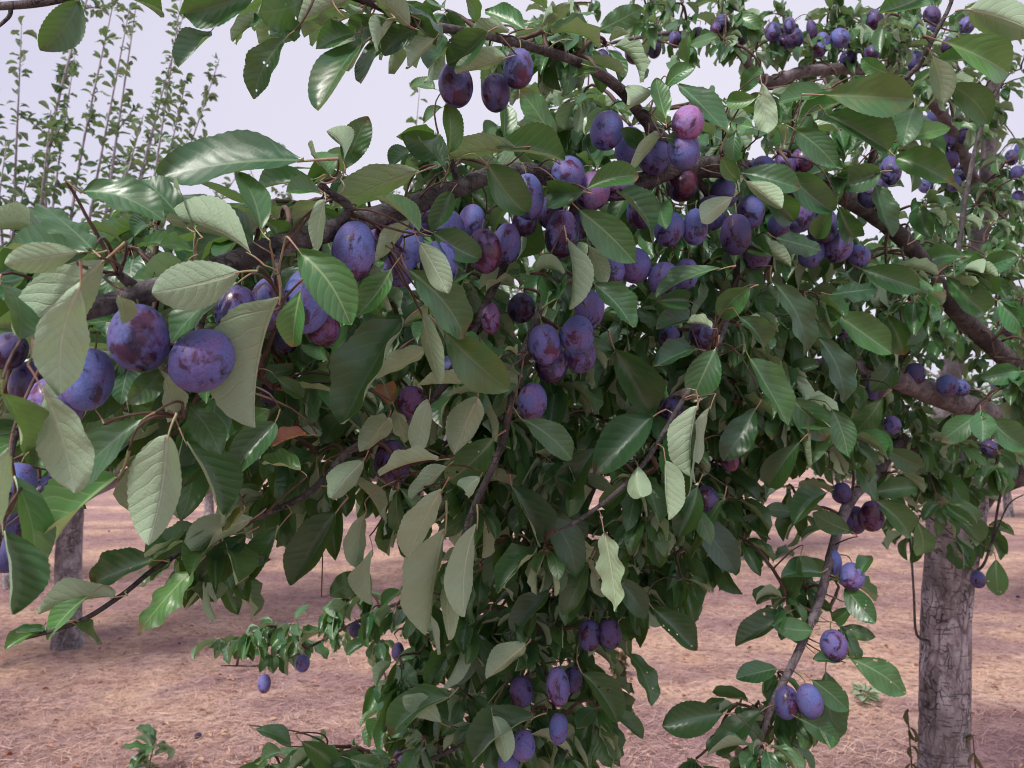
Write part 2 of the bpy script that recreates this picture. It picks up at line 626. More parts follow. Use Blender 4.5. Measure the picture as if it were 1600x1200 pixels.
def build_ground():
    N, M = 150, 170
    us = np.sinh(np.linspace(-1, 1, N + 1) * 6.2) / math.sinh(6.2) * 900.0
    vs = 1.0 + (np.sinh(np.linspace(-0.45, 1, M + 1) * 6.4) / math.sinh(6.4)) * 1800.0
    v, f = [], []
    for yv in vs:
        for xv in us:
            far = min(1.0, 14.0 / max(1.0, math.hypot(xv, yv)))
            v.append((xv, yv, ground_height(xv, yv) * far))
    for j in range(M):
        for i in range(N):
            a = j * (N + 1) + i
            f.append((a, a + 1, a + N + 2, a + N + 1))
    b = Buf()
    b.add(v, f)
    o = link('ground', b.mesh('ground', [MAT['ground']]), None, 'structure')
    return o


build_ground()


def straw_material():
    t = NT('dry_straw')
    rn = t.attr('leafrand').outputs['Fac']
    n0 = t.noise(t.coord('Object'), 2.2, 4)
    co = t.coord('Object')
    patch = t.ramp(t.noise(co, 0.9, 4, 0.6), 0.36, 0.60, 0.1, 1)
    c = t.mix(patch, t.mix(rn, (0.24, 0.135, 0.135), (0.52, 0.335, 0.325)), t.mix(rn, (0.38, 0.23, 0.18), (0.76, 0.53, 0.41)))
    c = t.mix(t.ramp(n0, 0.42, 0.62, 0, 0.55), c, (0.30, 0.18, 0.17))
    return t.done(t.bsdf(c, 0.85, None, 0.15))


MAT['straw'] = straw_material()


def build_straw():
    n = 120000
    d = 2.6 + 13.0 * rng.random(n) ** 1.55
    x = (rng.random(n) * 2 - 1) * d * 0.80
    keep = np.ones(n, bool)
    x, d = x[keep], d[keep]
    n = len(x)
    L = rng.uniform(0.03, 0.12, n)
    W = rng.uniform(0.0006, 0.0012, n) * (1 + d * 0.10)
    az = rng.normal(0.2, 1.0, n) + (rng.random(n) < 0.5) * math.pi
    el = np.abs(rng.normal(0.05, 0.22, n))
    z = np.array([ground_height(a, b) for a, b in zip(x, d)])
    base = np.stack([x, d, z + 0.002 + rng.random(n) * 0.014], 1)
    dr = np.stack([np.cos(az) * np.cos(el), np.sin(az) * np.cos(el), np.sin(el)], 1)
    sd = np.stack([-np.sin(az), np.cos(az), rng.uniform(-0.6, 0.6, n)], 1)
    bend = np.stack([rng.normal(0, 0.25, n), rng.normal(0, 0.25, n), -rng.random(n) * 0.35], 1)
    mid = base + dr * (L * 0.5)[:, None]
    tip = base + dr * L[:, None] + bend * L[:, None] * 0.6
    tip[:, 2] = np.maximum(tip[:, 2], z + 0.004)
    mid[:, 2] = np.maximum(mid[:, 2], z + 0.006)
    w = (sd * W[:, None])
    V = np.stack([base - w, base + w, mid + w, mid - w, tip], 1).reshape(-1, 3)
    k = np.arange(n)[:, None] * 5
    quads = (k + np.array([[0, 1, 2, 3]])).tolist()
    tris = (k + np.array([[3, 2, 4]])).tolist()
    me = bpy.data.meshes.new('dry_grass')
    me.from_pydata(V.tolist(), [], quads + tris)
    me.materials.append(MAT['straw'])
    at = me.attributes.new('leafrand', 'FLOAT', 'POINT')
    at.data.foreach_set('value', np.repeat(rng.random(n), 5))
    o = link('dry_grass', me, None, 'stuff')
    tag(o, 'matted dry straw and dead grass covering the orchard floor', 'dry grass')


build_straw()

# ------------------------------------------------------------------ the main plum tree: skeleton
NODES = []                                           # points that twigs can grow from
TREE_BASE = None


def L(*rows):
    """limb given as rows pixel x, pixel y, depth, radius in mm"""
    return [(*P(x, y, d), r / 1000.0 * (0.88 if 3 < r < 40 else 1.0)) for x, y, d, r in rows]


trunk_top = L((1496, 775, 2.20, 80), (1490, 850, 2.20, 70), (1481, 930, 2.20, 66), (1477, 1050, 2.2, 66), (1474, 1200, 2.2, 68))
base_pt = np.array(trunk_top[-1][:3])
TREE_BASE = np.array([base_pt[0] + 0.004, base_pt[1] + 0.02, 0.0])
trunk_rows = [(*TREE_BASE - np.array([0, 0, 0.12]), 0.13), (TREE_BASE[0], TREE_BASE[1], 0.04, 0.112),
              (TREE_BASE[0], TREE_BASE[1], 0.20, 0.092)]
zz = base_pt[2]
for q in (0.5, 0.8):
    trunk_rows.append((TREE_BASE[0] * (1 - q) + base_pt[0] * q, TREE_BASE[1] * (1 - q) + base_pt[1] * q, 0.2 + (zz - 0.2) * q, 0.072))
trunk_rows += trunk_top[::-1]
trunk_rows += L((1494, 735, 2.22, 82))

LIMBS = {
    'right': L((1500, 790, 2.20, 62), (1545, 752, 2.18, 52), (1610, 725, 2.12, 48), (1660, 690, 2.08, 46), (1672, 660, 2.05, 42)),
    'main': L((1672, 665, 2.05, 38), (1625, 612, 2.02, 32), (1570, 558, 1.95, 27), (1490, 480, 1.80, 24), (1425, 388, 1.62, 20),
              (1345, 322, 1.46, 19), (1250, 285, 1.30, 18), (1150, 264, 1.18, 17.5), (1090, 262, 1.13, 18), (1040, 268, 1.10, 16),
              (980, 296, 1.06, 16.5), (910, 296, 1.03, 15), (845, 272, 0.99, 14), (780, 270, 0.94, 13), (715, 294, 0.88, 12.5),
              (650, 318, 0.82, 12.5), (590, 338, 0.77, 12), (520, 360, 0.72, 11.5), (440, 382, 0.67, 11), (360, 412, 0.62, 10.5),
              (290, 440, 0.59, 10), (230, 456, 0.56, 9.5), (165, 476, 0.545, 8.5), (118, 490, 0.54, 7.5), (100, 505, 0.545, 4)),
    'lower': L((1668, 690, 2.06, 40), (1610, 672, 2.0, 36), (1540, 646, 1.92, 34), (1480, 624, 1.84, 31), (1425, 603, 1.76, 28),
               (1340, 575, 1.64, 22), (1240, 575, 1.52, 17), (1130, 590, 1.42, 13), (1020, 640, 1.36, 10)),
    'left_low': L((1485, 780, 2.2, 58), (1440, 730, 2.16, 40), (1405, 690, 2.08, 30), (1340, 640, 1.95, 22), (1260, 600, 1.85, 14)),
    'leader': L((1492, 770, 2.24, 66), (1476, 690, 2.30, 46), (1485, 590, 2.38, 36), (1512, 460, 2.45, 31), (1536, 330, 2.52, 28),
                (1548, 190, 2.58, 25), (1556, 60, 2.62, 21), (1562, -80, 2.65, 16), (1565, -200, 2.66, 10)),
    'upper_right': L((1536, 320, 2.52, 22), (1480, 190, 2.34, 18), (1400, 118, 2.16, 17), (1330, 108, 2.05, 17), (1255, 112, 1.98, 17),
                     (1195, 126, 1.92, 15), (1140, 70, 1.86, 9), (1060, 52, 1.82, 6), (980, 62, 1.8, 5), (930, 75, 1.78, 3)),
    'top_left': L((1092, 264, 1.13, 11), (1052, 232, 1.09, 11), (1010, 190, 1.03, 9), (975, 146, 0.98, 8.5), (935, 114, 0.94, 7.5),
                  (895, 94, 0.90, 6.5), (845, 78, 0.86, 6), (790, 62, 0.82, 5.5), (720, 48, 0.77, 5), (650, 36, 0.73, 5.5),
                  (590, 8, 0.69, 5), (500, -40, 0.64, 4.5)),
    'spray_mid': L((905, 298, 1.04, 8), (870, 420, 1.06, 7), (815, 560, 1.03, 6.5), (796, 640, 1.01, 6), (782, 700, 1.0, 5.5), (742, 790, 0.99, 5),
                   (716, 862, 0.98, 3.5), (700, 900, 0.98, 2)),
    'spray_red': L((1085, 270, 1.14, 6), (1150, 390, 1.24, 6), (1130, 520, 1.16, 5), (1075, 612, 1.02, 4.2), (1035, 680, 1.0, 4), (1005, 725, 0.99, 3.8),
                   (960, 772, 0.98, 3.2), (905, 812, 0.98, 2.6), (866, 832, 0.98, 1.6)),
    'spray_inner': L((845, 275, 0.99, 8), (780, 430, 1.04, 7), (700, 590, 1.02, 6), (620, 670, 0.97, 5.5), (545, 705, 0.93, 5), (485, 768, 0.88, 4),
                     (400, 810, 0.82, 3), (300, 855, 0.77, 2.6), (240, 890, 0.74, 2.4), (190, 930, 0.72, 2.3), (122, 972, 0.70, 2.2), (30, 1000, .69, 1.4)),
    'spray_centre': L((1020, 640, 1.36, 10), (945, 720, 1.35, 10), (900, 830, 1.34, 9), (868, 950, 1.32, 8), (842, 1030, 1.31, 7),
                      (800, 1092, 1.30, 6), (770, 1170, 1.28, 5), (750, 1260, 1.26, 4)),
    'spray_right': L((1405, 690, 2.06, 15), (1370, 740, 1.80, 13), (1330, 780, 1.55, 12), (1306, 840, 1.38, 10), (1284, 925, 1.32, 8.5), (1262, 985, 1.30, 8),
                     (1240, 1035, 1.28, 7.5), (1205, 1105, 1.26, 7), (1180, 1180, 1.25, 6), (1165, 1240, 1.24, 5)),
    'spray_far': L((868, 940, 1.33, 6), (760, 920, 1.45, 5), (660, 930, 1.6, 4.5), (560, 970, 1.72, 4), (490, 1008, 1.78, 3.6), (420, 1038, 1.82, 3),
                   (345, 1040, 1.85, 1.6)),
    'spray_low': L((800, 1100, 1.30, 5), (690, 1180, 1.28, 4), (560, 1200, 1.25, 3), (470, 1195, 1.2, 2)),
    'top_twig': L((1345, 310, 1.46, 8), (1375, 200, 1.32, 5), (1410, 132, 1.22, 4.6), (1438, 98, 1.20, 4.2), (1462, 52, 1.18, 3.8), (1486, 4, 1.17, 3.4), (1500, -60, 1.16, 2.5)),
    'corner_twig': L((590, 8, 0.69, 4), (380, -60, 0.64, 4), (190, -26, 0.61, 4), (70, 3, 0.60, 3.6), (-40, 12, 0.60, 3)),
    'corner_spur': L((17, 10, 0.60, 1.8), (14, 26, 0.60, 1.5), (-8, 46, 0.60, 1.2)),
    'edge_shoot': L((1488, 480, 1.82, 9), (1498, 390, 1.92, 8), (1512, 290, 1.98, 7), (1536, 190, 2.0, 6), (1575, 110, 2.0, 4)),
    'left_spur': L((330, 425, 0.61, 5), (310, 520, 0.66, 4), (288, 610, 0.60, 4), (284, 650, 0.57, 3)),
    'left_drop': L((118, 490, 0.545, 5), (60, 600, 0.60, 4), (20, 690, 0.60, 3), (5, 800, 0.56, 3), (-10, 880, 0.56, 2)),
    'spur_a': L((520, 360, 0.72, 6), (545, 325, 0.715, 5), (512, 300, 0.705, 4.5), (500, 284, 0.70, 4)),
    'spur_b': L((715, 292, 0.88, 6), (712, 272, 0.875, 5), (705, 250, 0.87, 3)),
    'spur_c': L((215, 452, 0.56, 5), (200, 440, 0.55, 4.5), (185, 428, 0.545, 3)),
    'spur_d': L((440, 382, 0.67, 5), (432, 420, 0.62, 4), (440, 470, 0.60, 3), (452, 500, 0.60, 2)),
}
HIDE_BASE = {}

tree = bpy.data.objects.new('plum_tree', None)
COL.objects.link(tree)
tree.location = TREE_BASE
tag(tree, 'nearest plum tree with grey fissured trunk and a long fruit-laden limb reaching across', 'tree')
T0 = tuple(TREE_BASE)


def bark_fn(rows, amp, seed, n, crack_store):
    ln = np.concatenate([[0], np.cumsum(np.linalg.norm(np.diff(np.asarray(rows)[:, :3], axis=0), axis=1))])

    def fn(i, th):
        out = []
        for t in th:
            r0 = rows[i][3]
            c = Vector((math.cos(t) * r0 * 11 + seed, math.sin(t) * r0 * 11, ln[i] * 5.2))
            wv = Vector((mnoise.noise(c * 2.0), mnoise.noise(c * 2.0 + Vector((5, 1, 2))), mnoise.noise(c * 2 + Vector((1, 7, 3))))) * 0.45
            d = mnoise.voronoi(Vector((c.x * 2.0, c.y * 2.0, c.z * 1.25)) + wv)[0]
            edge = d[1] - d[0]
            ck = max(0.0, 1 - edge / 0.11)
            ck *= 0.35 + 0.65 * max(0, min(1, 0.5 + 1.6 * mnoise.noise(c * 0.7)))
            crack_store.append(ck)
            out.append(1 + amp * (0.7 * mnoise.noise(c * 0.8) + 0.30 * mnoise.noise(c * 3.1)) - amp * 0.75 * ck)
        return np.array(out)
    return fn


def add_crack(me, cr, total):
    at = me.attributes.new('crack', 'FLOAT', 'POINT')
    arr = np.zeros(total)
    arr[:len(cr)] = cr
    at.data.foreach_set('value', arr)


def woody(name, rows, sides, m, mat, parent, amp, seed):
    rows = cat(rows, m)
    b = Buf()
    cr = []
    b.tube(rows, sides, True, bark_fn(rows, amp, seed, sides, cr))
    b.v = [np.vstack(b.v) - np.array(T0)]
    me = b.mesh(name, [mat])
    add_crack(me, cr, len(me.vertices))
    return link(name, me, parent)


woody('trunk', trunk_rows, 96, 40, MAT['trunk'], tree, 0.085, 3.0)
for i, (k, rows) in enumerate(LIMBS.items()):
    big = rows[0][3] > 0.03
    woody('branch', rows, 28 if big else 12, 9 if big else 6, MAT['limb_grey' if k in ('spray_right', 'spray_centre', 'upper_right', 'leader', 'lower') else 'limb'], tree, 0.13, 10 + i * 3.7)
    rr = cat(rows, 6)
    for p in rr:
        NODES.append(p[:3])

NODES = np.array(NODES)
NODE_BASE = len(NODES)
TW = Buf()                                           # fine twigs
TS = Buf()                                           # thin stalks that carry the single leaves


def grow_twig(p, r=0.0018, sag=0.12, buf=None, sides=5):
    """twig from the nearest wood to p"""
    global NODES
    d = np.linalg.norm(NODES - p, axis=1)
    k = int(np.argmin(d))
    if d[k] < 0.004:
        return NODES[k]
    q = NODES[k]
    dist = d[k]
    n = max(6, min(12, int(dist / 0.012) + 2))
    side = norm(rng.normal(size=3)) * dist * 0.16
    pts = []
    for i in range(n + 1):
        t = i / n
        c = q * (1 - t) + p * t + (side + np.array([0, 0, sag * dist])) * 4 * t * (1 - t)
        c = c + (rng.normal(size=3) * r * 0.25 if 0 < i < n else 0)
        pts.append((*c, r * (1.5 - 0.6 * t) * (1 + min(dist, 0.4) * 1.6 * (1 - t))))
    if buf is not None and dist > 0.05:               # a longer link is a thin woody twig
        pts = [(*q_[:3], q_[3] * 1.5) for q_ in pts]
        TW.tube(pts, sides)
    else:
        (buf or TW).tube(pts, sides)
    if buf is None:
        NODES = np.vstack([NODES, np.array(pts)[2:, :3]])
    return q


# ------------------------------------------------------------------ where the plums hang
G1 = 'ripe plums along the main limb'
# cx, cy, width px, height px, lean degrees, depth (or None), tint, label
PL = [
    (217, 527, 90, 110, -6, .545, 'n', 'big plum with scratched bloom and a dark red rubbed belly'),
    (316, 563, 92, 94, 62, .545, 'v', 'round plum with smeared red patch, right of the dark red bellied one'),
    (352, 556, 70, 92, 20, .60, 'd', 'dark plum mostly hidden behind the round smeared one'),
    (138, 592, 76, 102, 4, .555, 'b', 'smooth slate blue plum hanging on a thin green stalk under the limb tip'),
    (86, 634, 86, 102, 22, .56, 'v', 'purple plum half covered by a hanging pale leaf near the limb tip'),
    (48, 602, 62, 80, 5, .60, 'd', 'dark plum behind the leaf-covered purple one'),
    (28, 752, 48, 62, 5, .58, 'b', 'blue plum with pale scratches, low at the photo edge above two dark ones'),
    (72, 772, 46, 42, 40, .62, 'd', 'small dark plum beside the scratched blue one at the photo edge'),
    (10, 866, 38, 58, 0, .62, 'd', 'lowest dark plum cut by the left photo edge'),
    (30, 826, 34, 50, 10, .64, 'd', 'dark plum just above the lowest one at the left photo edge'),
    (14, 548, 48, 54, 0, .58, 'd', 'dark red plum cut by the left photo edge beside the limb tip'),
    (368, 484, 62, 82, 12, .66, 'n', 'purple plum behind the folded pale leaf under the limb'),
    (418, 476, 58, 90, 4, .69, 'n', 'plum shaded behind the long pale hanging leaf'),
    (480, 470, 76, 110, 6, .72, 'b', 'blue plum behind the large veined leaf under the limb'),
    (506, 512, 52, 54, -8, .74, 'r', 'red-bottomed plum peeking below the large veined leaf'),
    (553, 392, 68, 98, 5, .715, 'b', 'pale blue plum split by a vertical red stripe, hung under the limb'),
    (602, 366, 56, 52, 60, .80, 'v', 'plum tucked behind the red striped one'),
    (626, 418, 52, 62, 10, .80, 'v', 'violet plum between the striped one and the pale folded leaf'),
    (686, 412, 60, 76, 10, .80, 'b', 'blue violet plum behind the narrow pale folded leaf'),
    (757, 392, 56, 74, -6, .92, 'r', 'dark red plum below the middle of the limb'),
    (792, 380, 46, 66, 6, .97, 'v', 'dusky plum touching the dark red one'),
    (665, 340, 50, 60, 20, .95, 'n', 'plum in shade behind the limb above the pale folded leaf'),
    (712, 132, 56, 76, -8, .80, 'n', 'leftmost plum of the trio hanging from the top branch'),
    (774, 145, 46, 62, -5, .81, 'd', 'reddish middle plum of the trio on the top branch'),
    (810, 107, 48, 64, 6, .79, 'n', 'highest plum of the trio on the top branch'),
    (825, 307, 50, 76, -4, .95, 'b', 'tall slate plum beside a folded leaf above the mid cluster'),
    (878, 365, 54, 80, 4, .97, 'n', 'plum crossed by a narrow hanging leaf below the limb'),
    (887, 272, 54, 52, 35, .98, 'b', 'lilac blue plum resting over the limb'),
    (926, 298, 58, 62, 30, 1.00, 'p', 'pink lit plum behind the bright leaf on the limb'),
    (966, 282, 52, 48, 40, 1.02, 'p', 'pink and violet plum to the right of the pink lit one'),
    (820, 345, 40, 50, 0, 1.02, 'n', 'plum behind the tall slate one'),
    (948, 204, 52, 66, 12, 1.01, 'b', 'dark blue speckled plum hung from the rising branch'),
    (984, 228, 46, 62, 5, 1.05, 'b', 'plum behind the curled dark leaf next to the speckled blue one'),
    (1022, 244, 56, 52, 30, 1.07, 'v', 'plum lying on the limb between two blue ones'),
    (1075, 192, 52, 50, 50, 1.00, 'p', 'pinkish plum with red blotches above the limb fork'),
    (1068, 234, 50, 62, -5, 1.01, 'b', 'blue plum with a red stain directly above the limb fork'),
    (1066, 288, 56, 50, 30, 1.12, 'r', 'dark red plum just under the limb fork'),
    (1046, 358, 48, 56, 14, 1.08, 'b', 'lilac plum, left of a pair under the fork'),
    (1086, 354, 40, 60, 4, 1.09, 'b', 'lilac plum, right of a pair under the fork'),
    (1037, 435, 48, 54, 20, 1.07, 'b', 'blue plum with red streak behind a long leaf edge'),
    (1072, 428, 40, 50, 10, 1.11, 'v', 'plum behind the one with the red streak'),
    (956, 424, 42, 40, 20, 1.05, 'v', 'left plum of the shaded pair over the speckled cluster'),
    (992, 414, 52, 46, 20, 1.08, 'v', 'right plum of the shaded pair over the speckled cluster'),
    (851, 538, 52, 66, -8, .98, 'v', 'violet plum with a dark nibbled bottom, front left of the speckled cluster'),
    (902, 522, 54, 62, 12, .98, 'b', 'blue plum with dark scab spots, front right of the speckled cluster'),
    (921, 484, 48, 64, 14, 1.00, 'v', 'upper plum with a red bruise in the speckled cluster'),
    (862, 568, 54, 52, 30, 1.02, 'n', 'plum behind and under the violet one in the speckled cluster'),
    (908, 556, 48, 42, 20, 1.03, 'v', 'lowest plum tucked under the blue scabbed one'),
    (832, 626, 46, 60, 2, 1.00, 'v', 'single plum with brown scar hanging below the speckled cluster'),
    (766, 497, 32, 54, -4, 1.04, 'p', 'small pink plum half behind a round leaf'),
    (815, 480, 44, 44, 20, 1.10, 'd', 'shaded plum between the small pink one and the speckled cluster'),
    (540, 545, 30, 38, 0, 1.05, 'v', 'little plum inside the foliage below the striped plum'),
    (552, 572, 30, 34, 10, 1.10, 'n', 'little plum under another deep in the foliage'),
    (446, 530, 40, 50, 0, .92, 'd', 'shaded plum under the long pale hanging leaf'),
    (424, 612, 34, 46, 0, 1.0, 'd', 'dark plum low behind the long pale hanging leaf'),
    (642, 628, 46, 54, 4, .98, 'r', 'reddish plum beside a withered orange leaf'),
    (612, 722, 60, 76, -6, 1.00, 'd', 'very dark plum deep in shade below the withered leaf'),
    (702, 574, 34, 36, 0, 1.06, 'v', 'plum glimpsed under the broad dark leaf'),
    (1150, 366, 50, 72, 0, 1.13, 'd', 'dark plum in shade right of the lilac pair'),
    (1140, 716, 30, 44, -10, 1.15, 'r', 'small plum with a red base beside a drooping dark leaf'),
    (1103, 780, 38, 42, 15, 1.16, 'd', 'dark plum hanging below the red-based small one'),
    (1046, 526, 34, 34, 0, 1.15, 'n', 'plum behind leaves to the right of the speckled cluster'),
    (1100, 520, 46, 34, 60, 1.16, 'n', 'plum lying behind a small pale leaf near the leaf whorl'),
    (1050, 640, 36, 30, 50, 1.25, 'v', 'plum glimpsed behind the red twig'),
    (1190, 268, 44, 50, 20, 1.18, 'n', 'plum on the limb right of the fork'),
    (1226, 258, 34, 46, 0, 1.22, 'v', 'violet plum left of the small red one'),
    (1254, 250, 34, 40, -15, 1.22, 'r', 'small red plum over the limb'),
    (1250, 336, 46, 56, 10, 1.24, 'v', 'violet plum at the top of the bunch below the limb'),
    (1286, 352, 46, 60, 10, 1.27, 'n', 'middle plum of the bunch below the limb'),
    (1216, 352, 34, 38, 0, 1.24, 'v', 'left plum of the bunch below the limb'),
    (1310, 386, 48, 50, 25, 1.29, 'b', 'lowest blue plum of the bunch below the limb'),
    (1342, 400, 34, 34, 10, 1.32, 'b', 'small blue plum at the right end of the bunch'),
    (1364, 302, 60, 50, 40, 1.36, 'd', 'dark plum lying against the rising limb'),
    (1392, 266, 32, 48, 0, 1.32, 'n', 'glossy plum between two broad leaves above the limb'),
    (921, 992, 36, 50, 0, 1.22, 'd', 'left plum of the dark pair over the bare ground gap'),
    (953, 990, 36, 48, -10, 1.22, 'd', 'right plum of the dark pair over the bare ground gap'),
    (872, 1072, 36, 66, -4, 1.22, 'v', 'long shrivelled violet plum low in the hanging spray'),
    (895, 1062, 30, 42, 0, 1.27, 'd', 'dark plum behind the shrivelled one'),
    (815, 1080, 38, 50, -5, 1.25, 'd', 'dark plum against the grey branch low in the spray'),
    (873, 1138, 30, 48, 5, 1.23, 'b', 'small blue plum under the shrivelled one'),
    (818, 1164, 38, 48, 5, 1.22, 'b', 'blue plum near the bottom of the hanging spray'),
    (794, 1192, 34, 46, 0, 1.24, 'b', 'lowest plum at the bottom photo edge in the spray'),
    (625, 1182, 20, 24, 0, 1.5, 'v', 'tiny violet plum at the lower left of the hanging spray'),
    (413, 1068, 20, 30, 0, 1.82, 'v', 'outermost little plum on the thin low branch over the ground'),
    (473, 1036, 22, 28, 0, 1.78, 'v', 'second little plum on the thin low branch over the ground'),
    (555, 984, 20, 24, 0, 1.7, 'd', 'dark little plum nearest the foliage on the thin low branch'),
    (622, 1018, 20, 30, 0, 1.6, 'd', 'dark little plum where the thin low branch enters the foliage'),
    (1303, 1008, 42, 50, -12, 1.27, 'v', 'lone plum on the hanging grey branch in front of the ground'),
    (1265, 1095, 40, 56, -14, 1.24, 'b', 'right plum with dark streak of the pair low on the grey branch'),
    (1228, 1097, 40, 52, 4, 1.26, 'n', 'left plum of the pair low on the grey branch'),
    (1331, 900, 38, 34, 60, 1.31, 'b', 'plum lying sideways under leaves high on the grey branch'),
    (1302, 878, 26, 40, 0, 1.35, 'b', 'narrow blue plum beside the grey branch'),
    (1362, 806, 44, 50, 0, 1.5, 'r', 'dark red plum near the trunk above the grey branch'),
    (1335, 812, 40, 46, 0, 1.53, 'd', 'dark plum left of the dark red one near the trunk'),
    (1315, 770, 30, 34, 0, 1.5, 'd', 'shaded plum above the two dark ones near the trunk'),
    (1480, 602, 32, 26, 60, 1.74, 'b', 'lilac plum lying on the thick limb near the trunk'),
    (1502, 606, 24, 24, 0, 1.8, 'b', 'small lilac plum right of the one lying on the thick limb'),
    (1430, 584, 30, 36, 0, 1.74, 'd', 'shaded plum at the left end of the thick limb'),
    (1318, 514, 26, 30, 0, 1.42, 'v', 'violet plum glimpsed between leaves left of the thick limb'),
    (1368, 606, 32, 40, 0, 1.6, 'n', 'plum glimpsed left of the thick limb end'),
    (1394, 664, 26, 30, 0, 1.68, 'v', 'small plum under the thick limb above the white gap'),
    (1545, 700, 24, 26, 0, 1.9, 'd', 'plum in shade over the trunk head'),
    (1528, 905, 22, 28, 0, 1.95, 'd', 'dark plum on the thin shoot right of the trunk'),
]
BG = [
    ('top', 'small dark plum, # from the left in the row along the thin top branch', 'plums along the thin top branch', 1.8,
     [(992, 82, 32, 36), (1022, 74, 24, 34), (940, 92, 24, 30), (960, 92, 26, 26), (1055, 62, 20, 28), (1090, 56, 18, 28), (1128, 36, 22, 30), (1155, 56, 30, 28), (1118, 46, 18, 24)]),
    ('grey', 'dark plum, # from the left in the crowded bunch under the grey upper limb', 'bunch under the grey upper limb', 1.95,
     [(1207, 50, 24, 34), (1233, 40, 20, 30), (1242, 60, 26, 32), (1224, 66, 24, 26), (1268, 46, 16, 32), (1286, 66, 22, 32), (1312, 60, 32, 26), (1280, 78, 20, 24), (1325, 92, 26, 26), (1362, 84, 24, 26)]),
    ('high', 'dark plum, # from the left of those high up behind the reddish twig', 'plums behind the reddish twig', 2.2,
     [(1366, 30, 32, 42), (1426, 42, 28, 44), (1456, 25, 28, 36), (1450, 48, 30, 26), (1430, 96, 24, 34), (1482, 72, 22, 26), (1550, 60, 26, 30), (1398, 70, 22, 26), (1510, 40, 24, 28)]),
    ('lead', 'dark round plum, # from the left in the bunch beside the upright leader', 'bunch beside the upright leader', 2.45,
     [(1472, 196, 24, 28), (1482, 216, 26, 28), (1496, 230, 28, 28), (1470, 236, 26, 28), (1502, 270, 28, 32), (1490, 286, 28, 28), (1512, 252, 26, 28), (1440, 192, 24, 24), (1460, 184, 24, 26), (1446, 290, 22, 22), (1486, 250, 26, 28), (1505, 212, 22, 26)]),
    ('tucked', 'half-hidden plum, # from the left of those tucked behind the limb leaves', 'plums tucked behind the leaves of the main limb', 1.12,
     [(640, 388, 50, 60, .86), (702, 358, 50, 60, .93), (738, 346, 44, 56, .98), (862, 332, 46, 56, 1.04), (905, 346, 46, 56, 1.06), (1000, 332, 44, 54, 1.12), (1112, 332, 44, 56, 1.16),
      (1132, 300, 44, 50, 1.18), (1172, 332, 44, 56, 1.2), (1182, 396, 42, 52, 1.2), (1266, 392, 44, 54, 1.3), (1240, 298, 44, 54, 1.3)]),
    ('edge', 'dark plum, # from the left of those at the right photo edge', 'plums behind the upright leader', 2.8,
     [(1580, 246, 24, 26), (1596, 234, 24, 28), (1590, 310, 24, 28), (1562, 330, 22, 26), (1575, 520, 22, 26), (1560, 600, 22, 26), (1590, 270, 22, 24)]),
]

